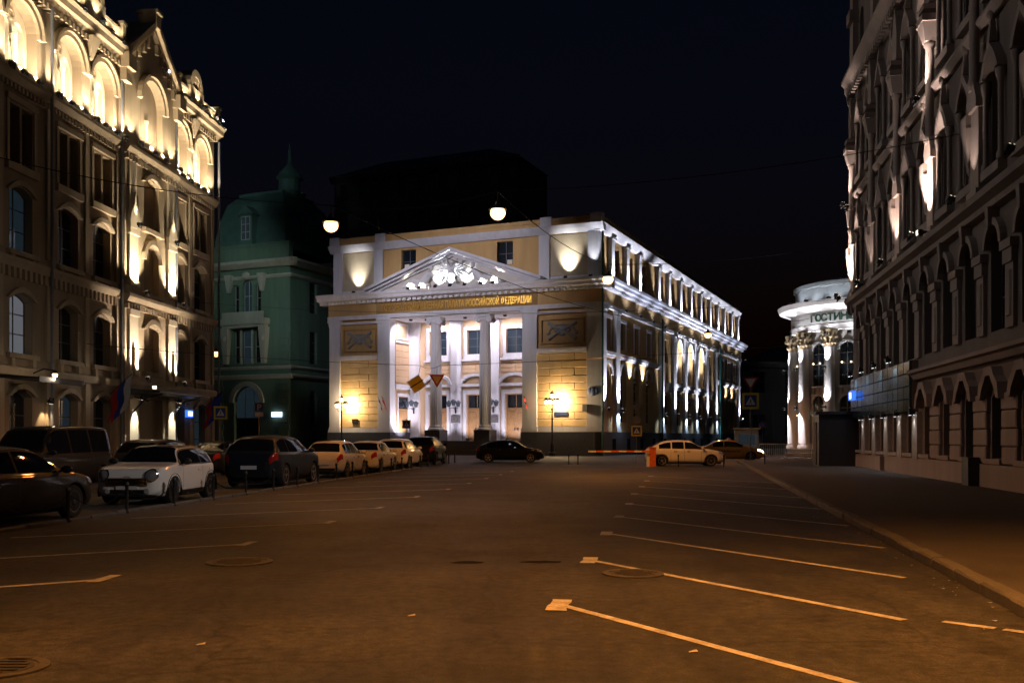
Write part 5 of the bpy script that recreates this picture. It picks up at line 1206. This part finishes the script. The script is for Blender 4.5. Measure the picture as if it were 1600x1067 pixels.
for fx in (.80, .155):
    for sg in (1, -1):
        cxx = fx*3.72-1.86; a0 = [(cxx+.372*math.cos(math.pi*(i-1)/12), .31+.372*math.sin(math.pi*(i-1)/12)) for i in range(15)]; a1 = [(cxx+.43*math.cos(math.pi*(i-1)/12), .31+.43*math.sin(math.pi*(i-1)/12)) for i in range(15)]
        yy = sg*(1.69/2); put('arch_trim', MB().band(a0, a1, min(yy-.05*sg, yy+.012*sg), max(yy-.05*sg, yy+.012*sg)).mesh('arch_trim', BLKPL), parent=mini)
car('dark navy sport utility vehicle behind the white hatchback', 'suv', park(32.6, 1.89), 32.8, HD, PN)
car('white compact hatchback right behind the dark sport utility vehicle', 'hatch', park(39.6, 1.7), 39.8, HD, PW2)
car('cream white sedan parked between the compact hatchback and the estate', 'sedan', park(45.2, 1.8), 45.4, HD, PW2)
car('white estate car with red corner tail lights, second to last in the row', 'wagon', park(51.2, 1.82), 51.4, HD, PW)
car('black car at the far head of the bollard row', 'suv', park(57.8, 1.89)+.2, 58.0, HD, PB)
car('black passenger van with dark windows parked against the pavement', 'van', -14.6, 30.3, HD+math.pi, PB, name='parked_van', cat='van', rim='dark')
car('dark grey car with a foggy rear window, between the black sedan and the van', 'hatch', -13.5, 24.0, HD, PG, glass=mat('fogged_rear_glass', (.10, .09, .07), .25, .3, 3))
car('grey car whose roof shows behind the small white hatchback', 'wagon', -13.3, 36.6, HD, PG)
car('dark car mostly hidden behind the navy sport utility vehicle', 'sedan', -12.9, 42.5, HD, PB)
car('black hatchback standing side-on before the portico steps', 'fastback', -.1, 62.5, R(-4), PB)
car('white hatchback side-on beside the orange barrier post', 'fastback', 9.75, 54.3, R(-2), PW)
taxi = car('yellow taxi with its headlamps lit, passing behind the white hatchback', 'sedan', 15.0, 66.5, R(-6), PY, name='taxi', cat='taxi', head_lit=True)
put('roof_sign', MB().taper(.0, 0, 1.44, 1.58, .1, .3, .07, .26).mesh('roof_sign', mat('taxi_sign', (.7, .65, .5), .4, .1)), parent=taxi)
ld = bpy.data.lights.new('headlamp_beam', 'SPOT'); ld.energy = 300; ld.spot_size = R(70); ld.spot_blend = .8; ld.color = (1, .86, .62); ld.shadow_soft_size = .08
lo = bpy.data.objects.new('headlamp_beam', ld); COL.objects.link(lo); lo.parent = taxi; lo.location = (2.4, 0, .65); lo.rotation_euler = (R(84), 0, R(-90))
mat('chequer', (.02, .02, .02), .5, 0)
for sg in (1, -1):
    m = MB()
    for i in range(16):
        for j in range(2):
            if (i+j) % 2 == 0: m.box(-.9+i*.1, -.8+i*.1, sg*.897-.004, sg*.897+.006, .60+j*.07, .67+j*.07)
    put('chequer_band', m.mesh('chequer_band', MATS['chequer']), parent=taxi)['kind'] = 'stuff'

# ------------------------------------------------------------------ bollards and chains along the west kerb
bp_ = MB().lathe([(.055, 0), (.06, .04), (.035, .06), (.035, .56), (.05, .58), (.05, .62), (.03, .66)], 0, 0, 12).mesh('bollard', IRON, True)
NEAR = ((17.9, 'glossy black sedan'), (24.35, 'small white hatchback'), (32.8, 'navy sport utility vehicle'), (39.8, 'white compact hatchback'), (45.4, 'cream white sedan'), (51.4, 'white estate car'), (58.0, 'black car at the row\'s head'))
by = lambda y: min(NEAR, key=lambda k: abs(k[0]-y))[1]
pos = []
y = 13.8
while y < 62:
    pos.append((row(y)+.02, y)); y += 2.18
for i, (x, y) in enumerate(pos):
    b = put('bollard', bp_, x=x, y=y, z=.0); tag(b, 'slim black kerb bollard standing alongside the '+by(y), 'bollard', 'bollards along the kerb')
    if i < len(pos)-1 and y < 46:
        x2, y2 = pos[i+1]; m = MB()
        pts = [(x+(x2-x)*u/10, y+(y2-y)*u/10, .52-.28*math.sin(math.pi*u/10)) for u in range(11)]
        m.tube(pts, .0085, 5); c_ = put('chain', m.mesh('chain', mat('dull_chain_iron', (.012, .012, .012), .9, .2, spec=.1))); tag(c_, 'thin drooping iron chain between bollards alongside the '+by(y+1.1), 'chain', 'chains between the bollards')
for x, y, lb in ((3.4, 57.5, 0), (3.95, 57.5, 0), (11.7, 53.0, 1), (14.0, 53.2, 1), (9.2, 53.1, 1)):
    b = put('bollard', bp_, x=x, y=y); tag(b, ('slim black iron bollard of the pair before the lamp post' if not lb else 'slim black bollard in front of the white side-on hatchback'), 'bollard', 'bollards by the barrier')

# barrier
bar = thing('barrier_gate', 'orange barrier post with lowered red and white striped boom', 'barrier', (7.75, 53.0, 0), 0)
put('post', MB().box(-.17, .17, -.17, .17, 0, 1.02).box(-.2, .2, -.2, .2, 1.02, 1.08).mesh('post', ORANGEP), parent=bar); put('side_panel', MB().box(-.32, -.175, -.12, .12, 0, .95).mesh('side_panel', SIGNW), parent=bar)
for k in range(8): put('boom_segment', MB().box(-.2-.42*(k+1), -.2-.42*k, -.26, -.2, .80-.0, .89).mesh('boom_segment', SIGNW if k % 2 else ORANGEP), parent=bar)

# ------------------------------------------------------------------ road signs
def post(t, h): put('post', MB().lathe([(.035, 0), (.035, h)], 0, 0, 10).mesh('post', SIGNG), parent=t)
def ped_sign(t, z, sz=.7, y=-.04):
    b = put('sign_board', MB().box(-sz*.64, sz*.64, y-.012, y, z-sz*.64, z+sz*.64).mesh('sign_board', SIGNY), parent=t)
    put('blue_square', MB().box(-sz*.47, sz*.47, y-.018, y-.013, z-sz*.47, z+sz*.47).mesh('blue_square', SIGNB), parent=b); put('white_triangle', MB().prism([(-sz*.38, z-sz*.3), (sz*.38, z-sz*.3), (0, z+sz*.36)], y-.024, y-.019).mesh('white_triangle', SIGNW), parent=b)
    m = MB().ball((.02*sz, y-.026, z+.13*sz), .045*sz, .006, .045*sz, 8, 5)
    m.tube([(.01*sz, y-.027, z+.08*sz), (-.01*sz, y-.027, z-.06*sz)], .035*sz, 5); m.tube([(-.01*sz, y-.027, z-.06*sz), (.1*sz, y-.027, z-.24*sz)], .025*sz, 5); m.tube([(-.01*sz, y-.027, z-.06*sz), (-.11*sz, y-.027, z-.24*sz)], .025*sz, 5); m.tube([(-.1*sz, y-.027, z-.0*sz), (.01*sz, y-.027, z+.06*sz), (.11*sz, y-.027, z-.02*sz)], .02*sz, 5)
    put('walking_figure', m.mesh('walking_figure', SIGNK), parent=b)
def yield_tri(t, z, sz=.8, y=-.04, face=True, cx=0, ob=SIGNR, inner=SIGNW):
    h = sz*.87; b = put('yield_board', MB().prism([(cx, z-h/2), (cx+sz/2, z+h/2), (cx-sz/2, z+h/2)], y-.012, y).mesh('yield_board', ob), parent=t)
    if face: put('yield_face', MB().prism([(cx, z-h/2+sz*.22), (cx+sz/2-sz*.17, z+h/2-sz*.1), (cx-sz/2+sz*.17, z+h/2-sz*.1)], y-.018, y-.013).mesh('yield_face', inner), parent=b)
t = thing('crossing_sign', 'yellow-framed pedestrian crossing sign before the brown stone building corner', 'sign', (-17.6, 58, .1), R(8)); post(t, 3.6); ped_sign(t, 3.0, .62)
t = thing('parking_sign', 'blue parking sign on a post before the green house', 'sign', (-18.7, 71, 0), R(10)); post(t, 4.3)
b = put('sign_board', MB().box(-.3, .3, -.05, -.04, 3.55, 4.15).mesh('sign_board', SIGNB), parent=t); put('letter', text_mesh('P', .62, SIGNW, .004), parent=b, y=-.056, z=3.63); put('small_board', MB().box(-.3, .3, -.05, -.04, 3.15, 3.45).mesh('small_board', SIGNW), parent=t)
t = thing('crossing_sign', 'small pedestrian crossing sign before the portico doors', 'sign', (-8.9, 81, 0), R(6)); post(t, 3.2); ped_sign(t, 2.72, .56)
t = thing('sign_post', 'post with yield triangle, round disc and crossing sign beside the side front', 'sign', (7.85, 60.5, 0), R(-5)); post(t, 3.9); ped_sign(t, 2.02, .52); yield_tri(t, 3.4, .6, ob=SIGNG, face=False)
put('round_disc', MB(Matrix.Translation((0, -.04, 2.72)) @ Matrix.Rotation(R(90), 4, 'X')).lathe([(.26, 0), (.26, .012)], 0, 0, 22).mesh('round_disc', SIGNG), parent=t)
t = thing('crossing_sign', 'large yellow-framed crossing sign with triangle above, on the east kerb', 'sign', (15.4, 62, .1), R(-8)); post(t, 5.2); ped_sign(t, 3.86, .82); yield_tri(t, 4.95, 1.0)
t = thing('no_stopping_sign', 'small round no stopping sign at the mouth of the side street', 'sign', (25.3, 97, 0), R(-8)); post(t, 3.3)
b = put('round_disc', MB(Matrix.Translation((0, -.04, 2.9)) @ Matrix.Rotation(R(90), 4, 'X')).lathe([(.34, 0), (.34, .012)], 0, 0, 22).mesh('round_disc', SIGNR), parent=t); put('blue_disc', MB(Matrix.Translation((0, -.053, 2.9)) @ Matrix.Rotation(R(90), 4, 'X')).lathe([(.28, 0), (.28, .005)], 0, 0, 22).mesh('blue_disc', SIGNB), parent=b)
put('red_cross', MB(Matrix.Translation((0, -.06, 2.9)) @ Matrix.Rotation(R(45), 4, 'Y')).box(-.28, .28, -.006, 0, -.035, .035).box(-.035, .035, -.0065, -.0005, -.28, .28).mesh('red_cross', SIGNR), parent=b)

# ------------------------------------------------------------------ hanging street lamps, span wires and hung signs
def wire(pts, r, label, sag=.4, name='span_wire'):
    out = []
    for a, b in zip(pts, pts[1:]):
        a = Vector(a); b = Vector(b)
        for i in range(13):
            u = i/12; p = a.lerp(b, u); p.z -= sag*4*u*(1-u); out.append(p)
    o = put(name, MB().tube(out, r, 5).mesh(name, IRON)); return tag(o, label, 'wire')
def street_lamp(x, y, z, power, label, cone=158, spill=.0):
    t = thing('hanging_street_lamp', label, 'street lamp', (x, y, z), 0, group='sodium lamps hung over the street')
    put('lamp_hood', MB().lathe([(.06, .42), (.09, .40), (.1, .3), (.3, .16), (.33, .1), (.31, .1), (.12, .26)], 0, 0, 20).mesh('lamp_hood', IRON, True), parent=t)
    put('hanger', MB().tube([(0, 0, .42), (0, 0, .75)], .02, 6).mesh('hanger', IRON), parent=t)
    put('bulb', MB().ball((0, 0, .0), .27, .27, .25, 16, 11).mesh('bulb', BULB, True), parent=t)
    ld = bpy.data.lights.new('sodium_light', 'SPOT'); ld.energy = power; ld.color = SODIUM; ld.spot_size = R(cone); ld.spot_blend = .8 if cone < 155 else .3; ld.shadow_soft_size = .22
    lo = bpy.data.objects.new('sodium_light', ld); COL.objects.link(lo); lo.parent = t; lo.location = (0, 0, -.5)
    return t
LP = [(-6.75, 35.8, 9.5), (-.5, 33.8, 9.5), (4.8, 48.0, 9.5), (15.1, 74, 9.5), (-22.2, 72, 7.9), (-6.0, 3.0, 9.6), (.6, 6.4, 9.6), (6.0, 8.0, 9.6)]
LLAB = ['hanging sodium lamp seen against the roof corner beside the green house', 'hanging sodium lamp in mid street, above the pediment of the columned building', 'hanging sodium lamp before the corner of the columned building', 'hanging sodium lamp over the side street, before the tall arches', 'hanging sodium lamp between the brown building corner and the green house', 'hanging sodium lamp on the wire above the west bays by the black sedan', 'hanging sodium lamp on the wire above the middle of the car park', 'hanging sodium lamp on the wire above the east bays by the kerb']
for (x, y, z), lb, pw, cn in zip(LP, LLAB, (1050, 950, 2500, 2800, 2000, 2000, 4600, 3700), (156, 158, 150, 150, 158, 140, 104, 106)): street_lamp(x, y, z, pw, lb, cn)
hk = lambda i: (LP[i][0], LP[i][1], LP[i][2]+.75)
wire([(-22.9, 38.0, 13.4), hk(0)], .018, 'span wire from the brown stone building to the first hanging lamp', .5); wire([hk(0), hk(3)], .018, 'long span wire crossing in front of the columned building between two lamps', 1.2)
wire([hk(0), hk(1), (15.0, 31.0, 11.5)], .015, 'span wire joining two hanging lamps to the ornate building', .35); wire([hk(1), hk(2), (18.6, 47.0, 11.5)], .015, 'span wire from the middle lamp past the corner lamp to the ornate building', .4)
wire([(-20.7, 65, 10.0), hk(4), (-32, 100, 10.5)], .015, 'span wire carrying the lamp between the brown and the green house', .3); wire([hk(3), (23.5, 76, 11.0)], .015, 'span wire holding the side street lamp to the white rotunda', .2); wire([hk(3), (10.0, 88.0, 11.6)], .015, 'span wire holding the side street lamp to the columned building', .2)
wire([(-23.6, 9.0, 12.5), hk(5), hk(6), hk(7), (11.2, 9.5, 12.0)], .015, 'span wire with three lamps crossing above the open end of the car park', .3)
wire([(-22.0, 49.0, 6.4), (-4.6, 48, 5.2), (-3.6, 48, 5.2), (18.3, 48.5, 6.6)], .012, 'thin span wire carrying the priority and yield signs', .15); wire([(-20.9, 64.0, 10.6), (18.6, 50.0, 8.9)], .012, 'slack thin wire running across before the columned facade', .8)
ts = thing('priority_end_sign', 'hung diamond priority sign with a diagonal black bar', 'sign', (-4.77, 48, 4.28), R(3)); d_ = .49
put('diamond_board', MB().prism([(0, -d_), (d_, 0), (0, d_), (-d_, 0)], -.012, 0).mesh('diamond_board', SIGNW), parent=ts); put('diamond_face', MB().prism([(0, -d_*.86), (d_*.86, 0), (0, d_*.86), (-d_*.86, 0)], -.018, -.013).mesh('diamond_face', SIGNY), parent=ts)
put('black_bar', MB(Matrix.Rotation(R(-45), 4, 'Y')).box(-.38, .38, -.024, -.019, -.03, .03).mesh('black_bar', SIGNK), parent=ts); put('hanger', MB().tube([(0, 0, .49), (0, 0, .9)], .01, 5).mesh('hanger', IRON), parent=ts)
ts.rotation_euler = (0, R(12), R(3))
ts = thing('yield_sign', 'hung yield triangle beside the diamond priority sign', 'sign', (-3.75, 48, 4.42), R(3)); yield_tri(ts, 0, .76, 0, inner=mat('amber_lit_face', (.72, .6, .3), .5, .08)); put('hanger', MB().tube([(0, 0, .33), (0, 0, .75)], .01, 5).mesh('hanger', IRON), parent=ts)  # lamp's amber tint is put into the white face colour

# ------------------------------------------------------------------ lamp posts of the columned building
def lamp_post(lx, ly, label, power):
    p = Vector((-17.9, 94.1)) + Vector((.9173, -.3983))*lx + Vector((.3983, .9173))*ly
    t = thing('lamp_post', label, 'lamp post', (p.x, p.y, 0), R(-23.47), group='lanterned posts flanking the portico')
    put('pole', MB().lathe([(.3, 0), (.3, .3), (.2, .4), (.22, .9), (.12, 1.1), (.08, 1.4), (.06, 3.9), (.1, 4.0), (.05, 4.2), (.04, 5.2), (.08, 5.25), (.02, 5.7)], 0, 0, 14).mesh('pole', IRON, True), parent=t)
    for k, (dx, dy, dz) in enumerate(((-.55, 0, 4.45), (.55, 0, 4.45), (0, -.55, 4.45), (0, .55, 4.45), (0, 0, 5.0))):
        ln = put('lantern', MB().taper(dx, dy, dz+.40, dz+.62, .2, .2, .03, .03).tube([(dx*.05, dy*.05, 4.1), (dx*.7, dy*.7, 4.12), (dx, dy, dz+.02)], .022, 5).mesh('lantern', IRON), parent=t)
        put('lantern_glass', MB().ball((dx, dy, dz+.2), .17, .17, .2, 12, 8).mesh('lantern_glass', BULBW, True), parent=ln)
    ld = bpy.data.lights.new('lantern_light', 'POINT'); ld.energy = power; ld.color = (1, .72, .42); ld.shadow_soft_size = .15
    lo = bpy.data.objects.new('lantern_light', ld); COL.objects.link(lo); lo.parent = t; lo.location = (.25, .95, 4.75)
lamp_post(2.3, -1.35, 'lanterned iron lamp post before the wing with two wall flags', 800); lamp_post(23.9, -1.35, 'lanterned iron lamp post before the wing with the blue street plate', 950)

# crowd barriers and cabinet near the rotunda
for i, (x, y, rz) in enumerate(((20.2, 74.5, R(3)), (22.3, 74.6, R(0)), (23.9, 73.0, R(-60)))):
    t = thing('crowd_barrier', 'white tubular crowd barrier standing before the rotunda steps', 'barrier', (x, y, .0), rz, group='crowd barriers by the rotunda')
    put('frame', MB().tube([(-1, 0, .03), (-1, 0, 1.1), (1, 0, 1.1), (1, 0, .03)], .022, 6).tube([(-1, 0, .2), (1, 0, .2)], .018, 6).mesh('frame', SIGNW), parent=t)
    for k in range(12): put('bar', MB().tube([(-.85+k*.155, 0, .2), (-.85+k*.155, 0, 1.1)], .012, 5).mesh('bar', SIGNW) if k == 0 and i == 0 else bpy.data.meshes['bar'], parent=t, x=0 if i == 0 and k == 0 else k*.155) if True else None
    put('foot', MB().box(-.8, -.75, -.3, .3, 0, .03).box(.75, .8, -.3, .3, 0, .03).mesh('foot', SIGNW), parent=t)
t = thing('ticket_kiosk', 'small bluish kiosk at the mouth of the side street', 'kiosk', (20.6, 84.5, 0), R(-10))
put('cabin', MB().box(-1, 1, -.8, .8, 0, 2.3).mesh('cabin', mat('blue_grey_panel', (.12, .18, .26), .5, .2)), parent=t); put('cabin_roof', MB().box(-1.15, 1.15, -.95, .95, 2.3, 2.45).mesh('cabin_roof', SIGNG), parent=t); put('kiosk_window', MB().box(-.7, .7, -.83, -.8, 1.0, 1.9).mesh('kiosk_window', GLASSB), parent=t)
